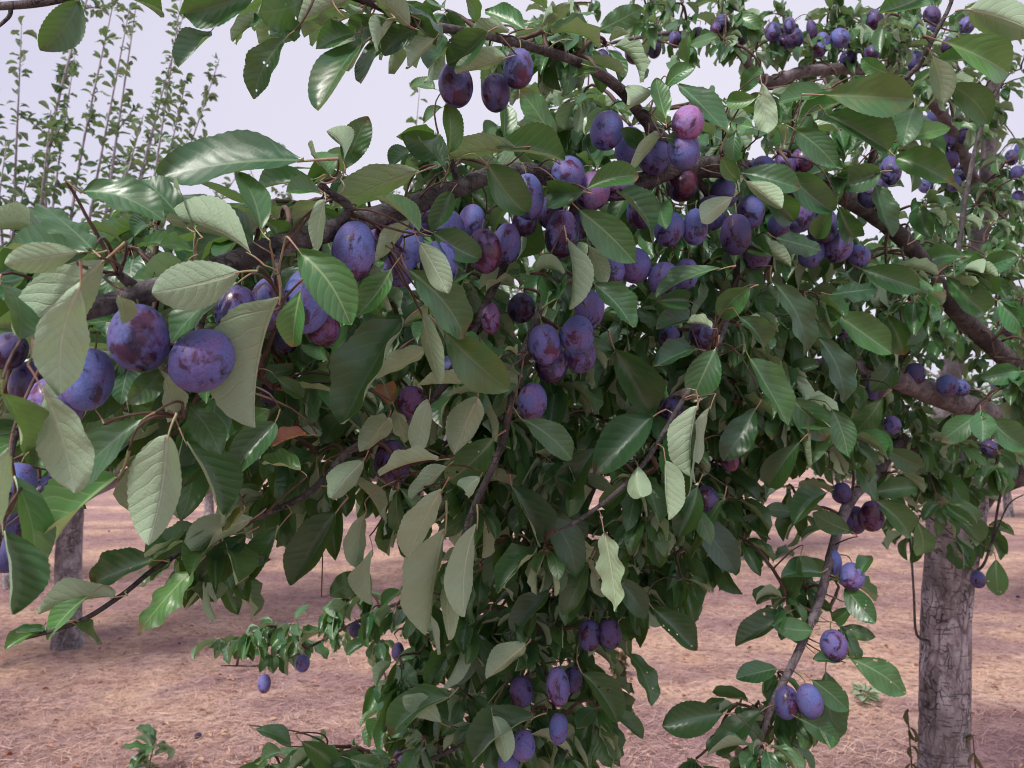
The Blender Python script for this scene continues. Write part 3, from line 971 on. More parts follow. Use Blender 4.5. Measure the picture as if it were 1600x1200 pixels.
# ------------------------------------------------------------------ foliage masses: rosettes of leaves on spurs
CLUSTERS = [  # cx, cy, rx, ry, near, far, rosettes, leaves per rosette, size
    (620, 490, 330, 120, 0.92, 1.30, 46, 7, 1.0),
    (1020, 480, 260, 150, 1.18, 1.55, 54, 7, 1.0),
    (1250, 440, 190, 190, 1.32, 1.75, 46, 7, 1.0),
    (1460, 500, 170, 170, 1.70, 2.30, 60, 7, 1.0),
    (1440, 690, 150, 70, 1.80, 2.15, 16, 6, 1.0),
    (1480, 800, 110, 50, 2.0, 2.15, 7, 5, 1.0),
    (1020, 215, 250, 75, 1.15, 1.6, 34, 6, 1.0),
    (1290, 190, 170, 80, 1.35, 1.8, 24, 6, 1.0),
    (330, 370, 290, 60, 0.72, 1.0, 24, 6, 1.0),
    (680, 300, 150, 60, 0.98, 1.2, 14, 6, 1.0),
    (170, 600, 180, 120, 0.64, 0.95, 16, 6, 1.0),
    (360, 570, 150, 100, 0.80, 1.1, 18, 6, 1.0),
    (480, 720, 170, 75, 0.92, 1.2, 17, 6, 1.0),
    (700, 700, 170, 110, 1.12, 1.45, 26, 6, 1.0),
    (900, 740, 190, 140, 1.10, 1.5, 40, 7, 1.0),
    (830, 920, 190, 110, 1.22, 1.6, 34, 7, 1.0),
    (790, 1090, 170, 140, 1.25, 1.65, 46, 7, 1.0),
    (640, 1090, 50, 110, 1.35, 1.7, 10, 6, 1.0),
    (1010, 860, 70, 80, 1.25, 1.5, 11, 6, 1.0),
    (1180, 680, 150, 120, 1.25, 1.65, 34, 7, 1.0),
    (1120, 820, 60, 60, 1.35, 1.6, 6, 6, 1.0),
    (1290, 850, 70, 60, 1.36, 1.5, 4, 5, 0.9),
    (1255, 960, 60, 60, 1.30, 1.40, 4, 5, 0.85),
    (1215, 1080, 80, 60, 1.27, 1.40, 6, 5, 0.85),
    (1170, 1170, 110, 40, 1.2, 1.38, 8, 6, 0.9),
    (470, 1185, 70, 25, 1.12, 1.3, 4, 6, 0.9),
    (590, 1185, 60, 25, 1.15, 1.35, 4, 6, 0.9),
    (470, 1000, 130, 28, 1.7, 1.9, 13, 6, 0.85),
    (610, 950, 90, 50, 1.55, 1.8, 10, 6, 0.9),
    (570, 15, 150, 38, 0.70, 0.85, 5, 5, 0.9),
    (770, 50, 110, 25, 0.86, 0.98, 4, 5, 0.8),
    (1010, 35, 170, 50, 1.6, 2.0, 26, 6, 0.95),
    (1290, 60, 150, 70, 1.85, 2.2, 34, 6, 0.95),
    (1470, 90, 150, 110, 2.1, 2.6, 48, 6, 0.95),
    (1530, 290, 95, 130, 2.3, 2.9, 44, 6, 0.95),
    (1590, 420, 50, 160, 2.1, 2.7, 18, 6, 0.95),
    (980, 440, 330, 150, 1.5, 1.95, 60, 7, 1.0),
    (1458, 440, 46, 36, 1.48, 1.65, 7, 6, 1.0),
    (1590, 590, 40, 40, 1.6, 1.8, 6, 6, 1.0),
    (1400, 330, 50, 40, 1.3, 1.42, 5, 6, 0.95),
    (880, 60, 90, 30, 0.93, 1.02, 6, 6, 0.85),
    (330, 840, 90, 40, 0.78, 0.88, 5, 6, 0.9),
    (1470, 735, 120, 60, 1.75, 2.0, 13, 6, 1.0),
    (1310, 300, 60, 40, 1.25, 1.38, 5, 6, 1.0),
    (1190, 240, 80, 40, 1.12, 1.2, 6, 6, 0.9),
    (640, 420, 220, 110, 1.2, 1.6, 26, 7, 1.0),
    (1250, 560, 150, 120, 1.7, 2.1, 30, 7, 1.0),
    (720, 620, 200, 100, 1.4, 1.7, 26, 7, 1.0),
]
rosettes = []
for (cx, cy, rx, ry, d0, d1, n, nl, sz) in CLUSTERS:
    for _ in range(int(n * 1.25 + 0.5)):
        while True:
            a, b_ = rng.uniform(-1, 1, 2)
            if a * a + b_ * b_ <= 1:
                break
        d = rng.uniform(d0, d1)
        rosettes.append((P(cx + a * rx, cy + b_ * ry, d), nl, sz))
dd = [np.min(np.linalg.norm(NODES - r[0], axis=1)) for r in rosettes]
order = np.argsort(dd)
FILL_LEAVES = []                                     # (matrix 3x3 scaled, origin, variant, approx screen size, normal)
for k in order:
    c, nl, sz = rosettes[k]
    q = grow_twig(c, 0.0021)
    az0 = rng.uniform(0, 6.28)
    outd = norm(c - q) if np.linalg.norm(c - q) > 0.005 else np.array([0, 0, 1.0])
    m = int(nl + 2 + rng.integers(-2, 3))
    for i in range(m):
        az = az0 + i * 2.4 + rng.normal(0, 0.3)
        el = rng.normal(-0.85, 0.45)
        dr = np.array([math.cos(az) * math.cos(el), math.sin(az) * math.cos(el) - 0.38, math.sin(el)]) + outd * 0.30
        dr = norm(dr)
        up = np.array([0, -0.35, 1.0]) + rng.normal(0, 0.33, 3)
        M3 = frame(dr, up, rng.normal(0, 0.35))
        ln = sz * min(0.082, max(0.024, rng.normal(0.056, 0.014)))
        var = int(rng.integers(len(FILL)))
        wid = rng.uniform(0.70, 0.98)
        foot = np.array(FILL[var][4])
        S = M3 @ np.diag([ln * wid, ln, ln])
        FILL_LEAVES.append((S, c - S @ foot, var))

# ------------------------------------------------------------------ single leaves seen clearly in the photograph
# base x, y, tip x, y, apparent width, side (T upper, U under), depth offset from the limb's depth, look
_DX = np.array([-50, 0, 200, 500, 800, 1100, 1350, 1600])
_DD = np.array([0.50, 0.50, 0.55, 0.70, 0.95, 1.10, 1.36, 1.75])


def D(x):
    return float(np.interp(x, _DX, _DD))


HL = """
122 3 62 78 55 T a.60 d|198 -4 252 27 20 T a.60 d|400 -12 286 22 62 T a.62 d|330 48 278 105 36 T a.62 d|445 60 396 155 42 T a.64 d
127 300 257 345 62 T 0 n|145 390 60 320 46 T -.02 n|142 395 14 388 52 T .04 n|292 355 222 280 36 T .03 n|305 357 275 303 40 T .02 l
475 250 247 273 52 T .02 n|408 360 372 270 46 T -.02 n|395 377 335 330 46 T .03 n|392 396 258 342 48 U -.01 n|122 395 8 412 48 U -.02 l|300 392 250 385 22 T 0 l
165 405 22 525 92 U -.02 n|126 445 95 617 86 U -.06 n|374 425 238 458 82 U -.06 n|372 440 268 535 42 T -.04 n|437 465 398 668 74 U -.07 n
65 605 118 770 64 U -.06 n|5 615 40 705 46 T -.05 l|222 655 115 755 62 T 0 d|262 680 232 852 76 U -.04 n|185 745 66 888 66 T .03 l
292 632 345 710 52 T .02 n|290 690 348 805 48 T .05 d|430 660 365 745 52 T .08 n|250 580 200 632 42 T .02 d|252 580 262 660 30 U .01 n|188 464 192 506 28 U -.03 n
0 440 30 530 44 T .0 d|20 745 55 892 44 T .02 n|5 830 20 960 50 T -.01 d|14 700 2 820 40 U -.03 n|150 640 60 560 50 T .06 n|330 700 420 640 55 T .10 n
240 875 145 910 46 T a.74 d|240 872 328 830 36 T a.74 d|395 810 283 875 50 U a.74 n|385 835 310 905 52 T a.77 d|302 888 215 992 46 T a.73 l
140 930 74 1000 36 T a.70 l|178 933 60 958 30 U a.71 n|118 975 155 1003 26 T a.70 d|70 987 8 1015 22 T a.69 l|66 980 25 988 16 T a.69 n
470 0 400 20 70 T a.66 d|550 -5 468 35 42 U a.65 n|470 40 421 55 40 T a.66 d|530 32 475 58 24 U a.66 n|552 52 493 75 32 T a.67 n
605 30 553 55 46 T a.68 d|640 40 585 -5 46 U a.68 n|615 32 590 80 32 U a.68 n|567 68 495 172 36 T a.66 d|582 70 563 130 28 T a.68 d|650 45 598 85 42 T a.71 d
680 60 640 105 36 U a.72 n|702 85 668 107 16 T a.78 n|746 34 728 -8 24 T a.76 n|818 45 758 17 28 T a.8 l|762 50 700 100 52 T a.76 d|795 50 730 60 28 U a.76 n
790 90 712 115 36 U a.76 n|680 139 643 130 18 T a1.0 n|690 168 663 190 14 T a1.0 n|540 264 575 182 46 T .02 n|700 238 697 163 30 T -.02 l|790 222 790 163 30 T -.02 l
700 240 628 208 46 T .05 d|692 260 660 222 26 T -.02 n|537 252 510 205 16 U .02 n|517 275 486 240 26 T .02 l|645 235 610 260 24 T .08 n
655 268 520 325 56 U .03 n|805 230 690 245 38 U .0 n|655 362 583 308 28 T -.06 l|705 300 675 362 36 T -.04 d|762 258 820 332 70 T -.05 n
678 365 748 405 50 T -.05 n|503 303 447 300 26 T -.02 l|505 315 460 345 32 U 0 n|508 312 495 395 24 U -.05 l|415 345 460 375 36 T .03 n|640 345 585 410 34 U -.04 n|490 280 400 300 36 T .03 n
775 235 882 250 42 T -.05 l|868 235 812 140 32 T -.02 l|935 48 1005 12 38 T a1.4 n|890 62 857 58 18 T a.86 n|932 112 895 118 20 T a.9 n|1075 100 1078 53 20 T a1.0 n
1041 135 1087 105 34 T a1.0 l|1040 186 1025 122 30 T a.98 l|1022 142 982 165 36 U a.98 l|1060 132 1138 208 44 T a1.02 n|1182 153 1135 160 30 T a1.05 l|1178 200 1143 190 22 T a1.05 l
1160 145 1192 105 36 T a1.2 n|1190 130 1200 208 36 U a1.05 n|1000 225 970 200 30 T a1.0 d|1040 215 1080 222 30 T a1.0 n|1035 210 985 265 20 U a1.0 n|1150 205 1145 258 26 T a1.06 n
917 295 998 275 36 T a.95 l|912 300 855 300 46 T a.93 d|905 328 992 410 60 T a.93 n|962 300 1017 362 32 T a1.0 n|1030 318 1040 358 38 T a1.03 n|1145 308 1095 345 36 U a1.05 n
1165 283 1222 325 34 U a1.05 l|1152 280 1127 245 26 T a1.05 l|1155 270 1250 295 36 T a1.08 d|886 372 890 483 28 U a.93 n|920 385 945 445 32 U a.95 n
1440 -5 1372 20 50 T a1.15 l|1515 15 1620 50 60 U a1.12 n|1473 65 1575 115 52 T a1.14 l|1457 88 1475 162 38 U a1.14 n|1460 100 1512 97 22 T a1.18 n|1483 132 1545 192 48 T a1.2 n
1287 148 1428 155 62 T a1.15 n|1388 115 1345 92 26 T a1.2 l|1293 180 1387 235 52 T a1.18 n|1243 203 1308 262 44 T a1.15 d|1428 168 1410 230 42 T a1.2 n|1415 218 1485 200 28 T a1.2 l
1375 268 1298 290 50 T a1.25 n|1400 245 1488 287 50 T a1.25 n|1368 288 1395 370 36 T a1.25 d|1232 272 1300 330 50 T a1.15 n|1290 148 1215 160 26 T a1.2 n|1310 160 1250 182 28 T a1.2 l
1300 325 1275 372 36 T a1.2 n|1310 322 1335 372 36 T a1.25 n|1213 372 1283 392 30 T a1.15 n|1430 375 1480 340 28 T a1.5 l|1190 300 1240 345 44 T a1.1 d
468 393 548 508 74 T -.10 l|470 455 458 542 42 T -.10 l|612 420 560 492 46 T -.02 l|635 420 725 527 72 T -.08 n|655 378 700 458 40 U -.11 n|692 515 795 610 72 T -.08 n
660 492 688 600 34 U -.05 n|668 545 587 592 36 U .02 n|632 500 535 662 60 T .03 d|748 600 650 602 22 U 0 n|762 615 698 622 18 U .0 n|745 625 710 710 56 U -.02 n
772 685 700 752 60 T .02 d|605 655 562 706 44 U .06 n|670 625 655 714 34 U .02 n|618 640 632 692 30 U .05 n|568 720 518 778 46 U .10 n|685 718 592 743 20 U .0 l
697 730 642 780 30 U .03 n|690 765 638 872 50 U .0 n|750 745 728 770 44 U -.02 l|432 590 475 620 28 T .15 n|482 680 425 697 16 T .08 r|470 735 408 722 20 T .14 l|600 600 612 632 34 T .08 r
815 655 893 718 46 T a.97 n|930 445 990 512 48 T a.95 n|860 415 890 480 34 T a1.0 d|960 545 1018 648 66 T a1.05 d|1018 652 928 740 60 T a1.0 d|1085 645 1075 775 56 T a1.0 d
1090 635 1080 745 26 U a.97 n|1110 635 1092 725 20 U a.98 n|997 728 1002 776 40 U a.96 l|1040 720 1045 812 36 U a.97 l|1118 545 1080 628 62 T a1.02 n|1085 545 1022 572 30 T a1.05 d
1172 560 1232 665 46 T a1.08 n|1155 495 1195 548 34 T a1.05 n|1125 420 1025 465 36 T a1.04 n|1075 470 1027 470 32 T a1.05 d|1172 450 1125 497 46 T a1.06 n|1090 495 1025 515 36 T a1.1 d|1112 513 1073 505 16 U a1.02 l
1205 440 1258 555 52 T a1.12 d|1275 525 1318 630 48 T a1.2 d|1345 420 1437 452 44 T a1.3 n|1300 460 1372 452 30 T a1.28 n|1308 492 1393 552 52 T a1.28 n|1262 472 1300 528 40 T a1.25 n
1382 490 1412 555 36 T a1.4 n|1478 432 1540 490 46 T a1.55 b|1592 580 1532 590 44 T a1.6 b|1525 650 1470 690 50 T a1.6 b|1532 642 1535 690 40 T a1.58 b|1545 655 1600 698 46 T a1.58 b|1235 622 1290 688 54 T a1.2 n|1300 640 1325 712 42 T a1.22 n
1365 770 1432 762 34 T a1.5 n|1368 782 1422 838 40 T a1.5 n|1432 812 1440 866 36 T a1.8 b|1462 738 1510 798 36 T a1.85 b|1556 874 1560 930 32 T a1.7 h|1480 800 1530 850 30 T a1.9 b|1440 690 1490 720 30 T a1.8 n|1350 690 1310 735 34 T a1.4 n|1380 700 1440 730 36 T a1.7 n
525 800 455 915 60 T a.88 d|437 822 385 905 38 T a.84 n|572 800 562 890 36 U a.92 n|582 860 580 945 28 U a.92 n|515 930 565 898 44 T a1.1 d|695 826 665 992 60 U a.93 n|700 900 702 1000 32 U a.96 n
745 820 725 964 40 U a.93 n|944 830 962 956 44 U a.94 l|1022 952 1087 1017 44 T a1.18 d|1130 1115 1035 1135 54 T a1.2 d|1326 1027 1413 1082 50 T a1.25 h|1268 1062 1325 1110 40 T a1.24 h|1290 1050 1310 1155 48 T a1.28 d
1322 918 1368 974 40 T a1.3 h|1282 895 1220 902 38 T a1.3 n|1268 985 1205 976 36 T a1.28 n|1330 950 1302 970 24 T a1.3 n|1316 980 1368 996 24 T a1.3 h|1312 1033 1270 1030 20 T a1.27 n|1247 1122 1310 1160 36 T a1.24 h|1225 960 1150 1010 40 T a1.3 h
980 1020 1018 1104 36 T a1.22 h|910 1052 965 1128 42 T a1.22 h|1090 760 1060 840 44 T a1.1 d|1130 780 1080 870 50 T a1.15 d|1075 800 1150 895 48 T a1.2 d|820 1010 760 1060 40 U a1.18 l|770 1120 790 1190 30 U a1.18 l|835 1120 740 1190 46 T a1.2 d
700 1090 610 1150 40 T a1.25 n|690 1130 630 1090 40 U a1.25 n|400 1140 455 1165 26 T a1.1 d|470 1158 520 1195 40 T a1.1 n|440 1175 405 1195 24 T a1.1 n|545 1185 600 1200 30 T a1.12 n|920 880 880 960 40 T a1.12 d|850 800 900 900 50 T a1.1 d|800 760 840 850 44 T a1.08 d
960 900 1010 965 40 T a1.2 d|860 920 800 990 40 T a1.2 d|760 960 700 1030 40 T a1.25 n|930 700 880 780 46 T a1.08 d|790 590 760 540 40 T a1.05 n|550 640 500 690 40 T a1.0 n|470 640 420 700 40 T a.95 n|520 560 560 500 34 T a1.0 n
1400 560 1360 610 40 T a1.5 n|1450 470 1420 540 40 T a1.6 b|1530 420 1590 400 40 T a1.7 b|1500 400 1440 410 36 T a1.7 b|1560 470 1600 520 40 T a1.7 b|1340 600 1290 560 40 T a1.35 d|1380 620 1330 680 40 T a1.4 n|1250 690 1200 760 46 T a1.2 d|1180 640 1130 720 46 T a1.15 d
1330 830 1270 800 36 T a1.32 n|1290 770 1240 820 36 T a1.32 n|1340 900 1360 870 24 T a1.3 h|1250 870 1230 940 36 T a1.3 d|1215 1045 1150 1060 34 T a1.27 n|1190 1110 1120 1180 40 T a1.24 d|380 800 350 822 20 T .12 y
"""
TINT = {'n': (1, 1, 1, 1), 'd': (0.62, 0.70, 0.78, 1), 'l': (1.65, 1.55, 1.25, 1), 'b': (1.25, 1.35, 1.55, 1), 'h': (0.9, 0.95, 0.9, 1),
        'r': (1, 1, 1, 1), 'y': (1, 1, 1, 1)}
n_hero = 0
for ent in HL.replace('\n', '|').split('|'):
    if not ent.strip():
        continue
    bx, by, tx, ty, w, side, off, look = ent.split()
    bx, by, tx, ty, w = map(float, (bx, by, tx, ty, w))
    dep = float(off[1:]) if off[0] == 'a' else D((bx + tx) / 2) - 0.03 + float(off)
    pl = math.hypot(tx - bx, ty - by) * dep / FPX           # projected length in metres
    full = max(pl, min(0.078, max(0.045, w * dep / FPX / 0.56)))
    tilt = math.acos(min(1.0, pl / full))
    tilt = max(tilt, abs(rng.normal(0, 0.22)))
    tilt = min(tilt, 0.95)
    dz = math.tan(tilt) * pl * (1 if rng.random() < 0.55 else -1)
    pb, pt = P(bx, by, dep - dz * 0.3), P(tx, ty, dep + dz * 0.7)
    ydir = pt - pb
    ln = np.linalg.norm(ydir)
    tocam = norm(CAM - (pb + pt) / 2)
    n0 = tocam if side == 'T' else -tocam
    ratio = w * dep / FPX / (0.50 * ln)
    roll = math.acos(min(1.0, max(0.38, ratio)))
    roll = max(roll, abs(rng.normal(0, 0.15)))
    fa = frame(ydir, n0, roll)
    fb = frame(ydir, n0, -roll)
    M3 = fa if fa[2, 2] > fb[2, 2] else fb
    wid = min(1.18, max(0.74, 0.96 * ratio / max(0.38, math.cos(roll))))
    i = int(rng.integers(len(HERO)))
    S = M3 @ np.diag([ln * wid, ln, ln])
    look = 'h' if look in 'nd' and side == 'T' and rng.random() < 0.14 else look
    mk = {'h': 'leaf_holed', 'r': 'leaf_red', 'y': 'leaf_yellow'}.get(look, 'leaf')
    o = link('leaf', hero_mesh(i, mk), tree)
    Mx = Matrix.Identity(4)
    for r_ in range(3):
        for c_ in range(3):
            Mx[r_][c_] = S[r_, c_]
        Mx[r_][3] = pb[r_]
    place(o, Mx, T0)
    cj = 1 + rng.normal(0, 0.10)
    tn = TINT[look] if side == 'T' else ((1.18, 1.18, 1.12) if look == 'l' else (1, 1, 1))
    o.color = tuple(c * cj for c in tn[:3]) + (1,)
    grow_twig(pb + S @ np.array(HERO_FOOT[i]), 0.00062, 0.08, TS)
    n_hero += 1

VIEW = [(np.array([p_[0], p_[1]]), max(p_[2], p_[3]) * 0.62, (p_[5] or D(p_[0])) + 0.02) for p_ in PL]
VIEW += [(np.array([q_[0], q_[1]]), max(q_[2], q_[3]) * 0.45, g_[3] + 0.05) for g_ in BG for q_ in g_[4][::2] if g_[0] != 'tucked']
for (x0, y0, x1, y1, d_) in ((430, 385, 720, 293, .80), (720, 293, 850, 275, .96), (985, 294, 1140, 262, 1.12), (120, 490, 240, 452, .55), (1340, 318, 1430, 392, 1.55),
                             (1490, 480, 1570, 558, 1.9), (1425, 603, 1545, 648, 1.85), (970, 146, 800, 64, .92), (1200, 125, 1330, 108, 2.0)):
    for t_ in np.linspace(0, 1, 8):
        VIEW.append((np.array([x0 + (x1 - x0) * t_, y0 + (y1 - y0) * t_]), 24, d_))


def hides(S, o_):
    for t_ in (0.15, 0.5, 0.85):
        rel = o_ + S[:, 1] * t_ - CAM
        d_ = rel @ FWD
        q_ = np.array([800 + rel[0] / d_ * FPX, 600 - (rel @ UPV) / d_ * FPX])
        for c_, r_, dm in VIEW:
            if d_ < dm and abs(q_[0] - c_[0]) < r_ and abs(q_[1] - c_[1]) < r_:
                return True
    return False


n_all = len(FILL_LEAVES)
FILL_LEAVES = [q_ for q_ in FILL_LEAVES if not hides(q_[0], q_[1])]
# nearest of the mass leaves become leaves of their own too, the rest one mesh
size = []
for (S, o_, var) in FILL_LEAVES:
    rel = o_ - CAM
    size.append(np.linalg.norm(S[:, 1]) / max(0.2, rel @ FWD))
order = np.argsort(size)[::-1]
single = set(order[:max(0, 300 - n_hero)].tolist())
FM = {}
CR = Buf()
for k, (S, o_, var) in enumerate(FILL_LEAVES):
    if k in single:
        i = var % len(HERO)
        o = link('leaf', hero_mesh(i, 'leaf'), tree)
        Mx = Matrix.Identity(4)
        for r_ in range(3):
            for c_ in range(3):
                Mx[r_][c_] = S[r_, c_]
            Mx[r_][3] = o_[r_]
        place(o, Mx, T0)
    else:
        v, f, uv, mi, foot = FILL[var]
        CR.add(v @ S.T + o_ - TREE_BASE, f, uv, rng.random(), mi)
crown = link('crown', CR.mesh('crown', [MAT['leaf'], MAT['petiole']], True, True), tree, 'stuff')
print('hero leaves', n_hero, 'mass leaves', len(FILL_LEAVES))

# ------------------------------------------------------------------ plums


def plum_shape(seed, nu=28, nv=18):
    r = random.Random(seed)
    v, f = [], []
    tap = r.uniform(0.02, 0.10)
    lump = r.uniform(-0.03, 0.03)
    for j in range(nv + 1):
        th = math.pi * j / nv
        z = math.cos(th)
        rad = math.sin(th) * (1 - tap * z + lump * math.sin(2 * th))
        if j in (0, nv):
            rad = 0.0
        zz = z - 0.07 * math.exp(-((1 - z) / 0.06) ** 2)
        for i in range(nu):
            ph = 2 * math.pi * i / nu - math.pi
            s = 1 + 0.02 * math.exp(-(ph / 0.55) ** 2) - 0.085 * math.exp(-(ph / 0.15) ** 2) * math.sin(th) ** 0.5
            s *= 1 + 0.012 * mnoise.noise(Vector((math.cos(ph) * 2 + seed, math.sin(ph) * 2, z * 2)))
            v.append((rad * s * math.cos(ph), rad * s * 0.97 * math.sin(ph), zz))
    for j in range(nv):
        for i in range(nu):
            i2 = (i + 1) % nu
            f.append((j * nu + i, (j + 1) * nu + i, (j + 1) * nu + i2, j * nu + i2))
    b = Buf()
    b.add(v, f)
    return b.mesh('plum', [MAT['plum']])


PLUM_ME = [plum_shape(20 + s) for s in range(6)]
STALK_ME = []
for s in range(4):
    b = Buf()
    sx = (-0.5, 0.3, 0.6, -0.2)[s]
    b.tube([(0, 0, 0.88, 0.05), (0.04 * sx, 0, 1.05, 0.042), (0.16 * sx, 0.05, 1.25, 0.04), (0.40 * sx, 0.1, 1.42, 0.05), (0.55 * sx, 0.12, 1.50, 0.065)], 6)
    STALK_ME.append((b.mesh('stalk', [MAT['stalk']]), np.array((0.55 * sx, 0.12, 1.50))))

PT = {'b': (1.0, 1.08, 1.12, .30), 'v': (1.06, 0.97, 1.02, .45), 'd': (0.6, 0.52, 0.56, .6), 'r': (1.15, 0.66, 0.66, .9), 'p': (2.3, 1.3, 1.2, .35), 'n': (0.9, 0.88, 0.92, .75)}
def add_plum(cx, cy, w, h, lean, d, tint, label, group, n):
    wr, hr = w * d / FPX / 2, h * d / FPX / 2
    wr = min(max(wr, 0.013), 0.0235)
    hr = min(max(hr, wr * 0.98), 0.031)
    c = P(cx, cy, d)
    if hr < wr * 1.12:                                  # seen end-on: the long axis points partly at the viewer
        hr = wr * 1.22
        tx = R(-38)
    else:
        tx = R(random.uniform(-14, 14))
    Rm = Matrix.Rotation(R(lean * (0.4 if tx < R(-30) else 1.0)), 4, 'Y') @ Matrix.Rotation(tx, 4, 'X') @ Matrix.Rotation(random.uniform(0, 6.28), 4, 'Z')
    M = Matrix.Translation(Vector(c)) @ Rm @ Matrix.Diagonal((wr, wr, hr, 1))
    o = link('plum', PLUM_ME[n % len(PLUM_ME)])
    o.matrix_world = M
    j = random.uniform(0.9, 1.1)
    o.color = tuple(k * j for k in PT[tint][:3]) + (min(1.0, max(0.0, PT[tint][3] + random.uniform(-0.15, 0.15))),)
    sm, foot = STALK_ME[n % len(STALK_ME)]
    s = link('stalk', sm, o)
    tag(o, label, 'plum', group)
    fw = np.array(M @ Vector(foot))
    grow_twig(fw, 0.0008, 0.05)
    return o


np_ = 0
for (cx, cy, w, h, lean, d, tint, label) in PL:
    add_plum(cx, cy, w, h, lean, d, tint, label, G1, np_)
    np_ += 1
ORD = ['first', 'second', 'third', 'fourth', 'fifth', 'sixth', 'seventh', 'eighth', 'ninth', 'tenth', 'eleventh', 'twelfth', 'thirteenth']
for (key, what, group, d, items) in BG:
    for k_, it_ in enumerate(sorted(items)):
        cx, cy, w, h = it_[:4]
        label = what.replace('#', ORD[k_])
        add_plum(cx, cy, w, h, random.uniform(-12, 12), (it_[4] if len(it_) > 4 else d + random.uniform(-0.08, 0.08)), random.choice('bvnbd' if len(it_) > 4 else 'dnbd'), label, group, np_)
        np_ += 1

# shoots by the trunk
SH = [
    L((1452, 1002, 2.12, 5), (1432, 990, 2.1, 4), (1428, 930, 2.08, 3.5), (1424, 870, 2.06, 3), (1417, 800, 2.05, 2)),
    L((1522, 895, 2.12, 5), (1538, 880, 2.08, 4), (1552, 835, 2.04, 3.6), (1565, 770, 2.0, 3), (1590, 745, 1.98, 2)),
    L((1550, 850, 2.04, 2), (1575, 790, 2.02, 2), (1605, 770, 2.0, 1.5)),
]
for s_ in SH:
    woody('branch', s_, 8, 5, MAT['limb'], tree, 0.08, random.uniform(0, 50))

TW.v = [np.vstack(TW.v) - TREE_BASE]
TS.v = [np.vstack(TS.v) - TREE_BASE]
link('leaf_stalks', TS.mesh('leaf_stalks', [MAT['petiole']]), tree, 'stuff')
twigs = link('twigs', TW.mesh('twigs', [MAT['twig']]), tree, 'stuff')


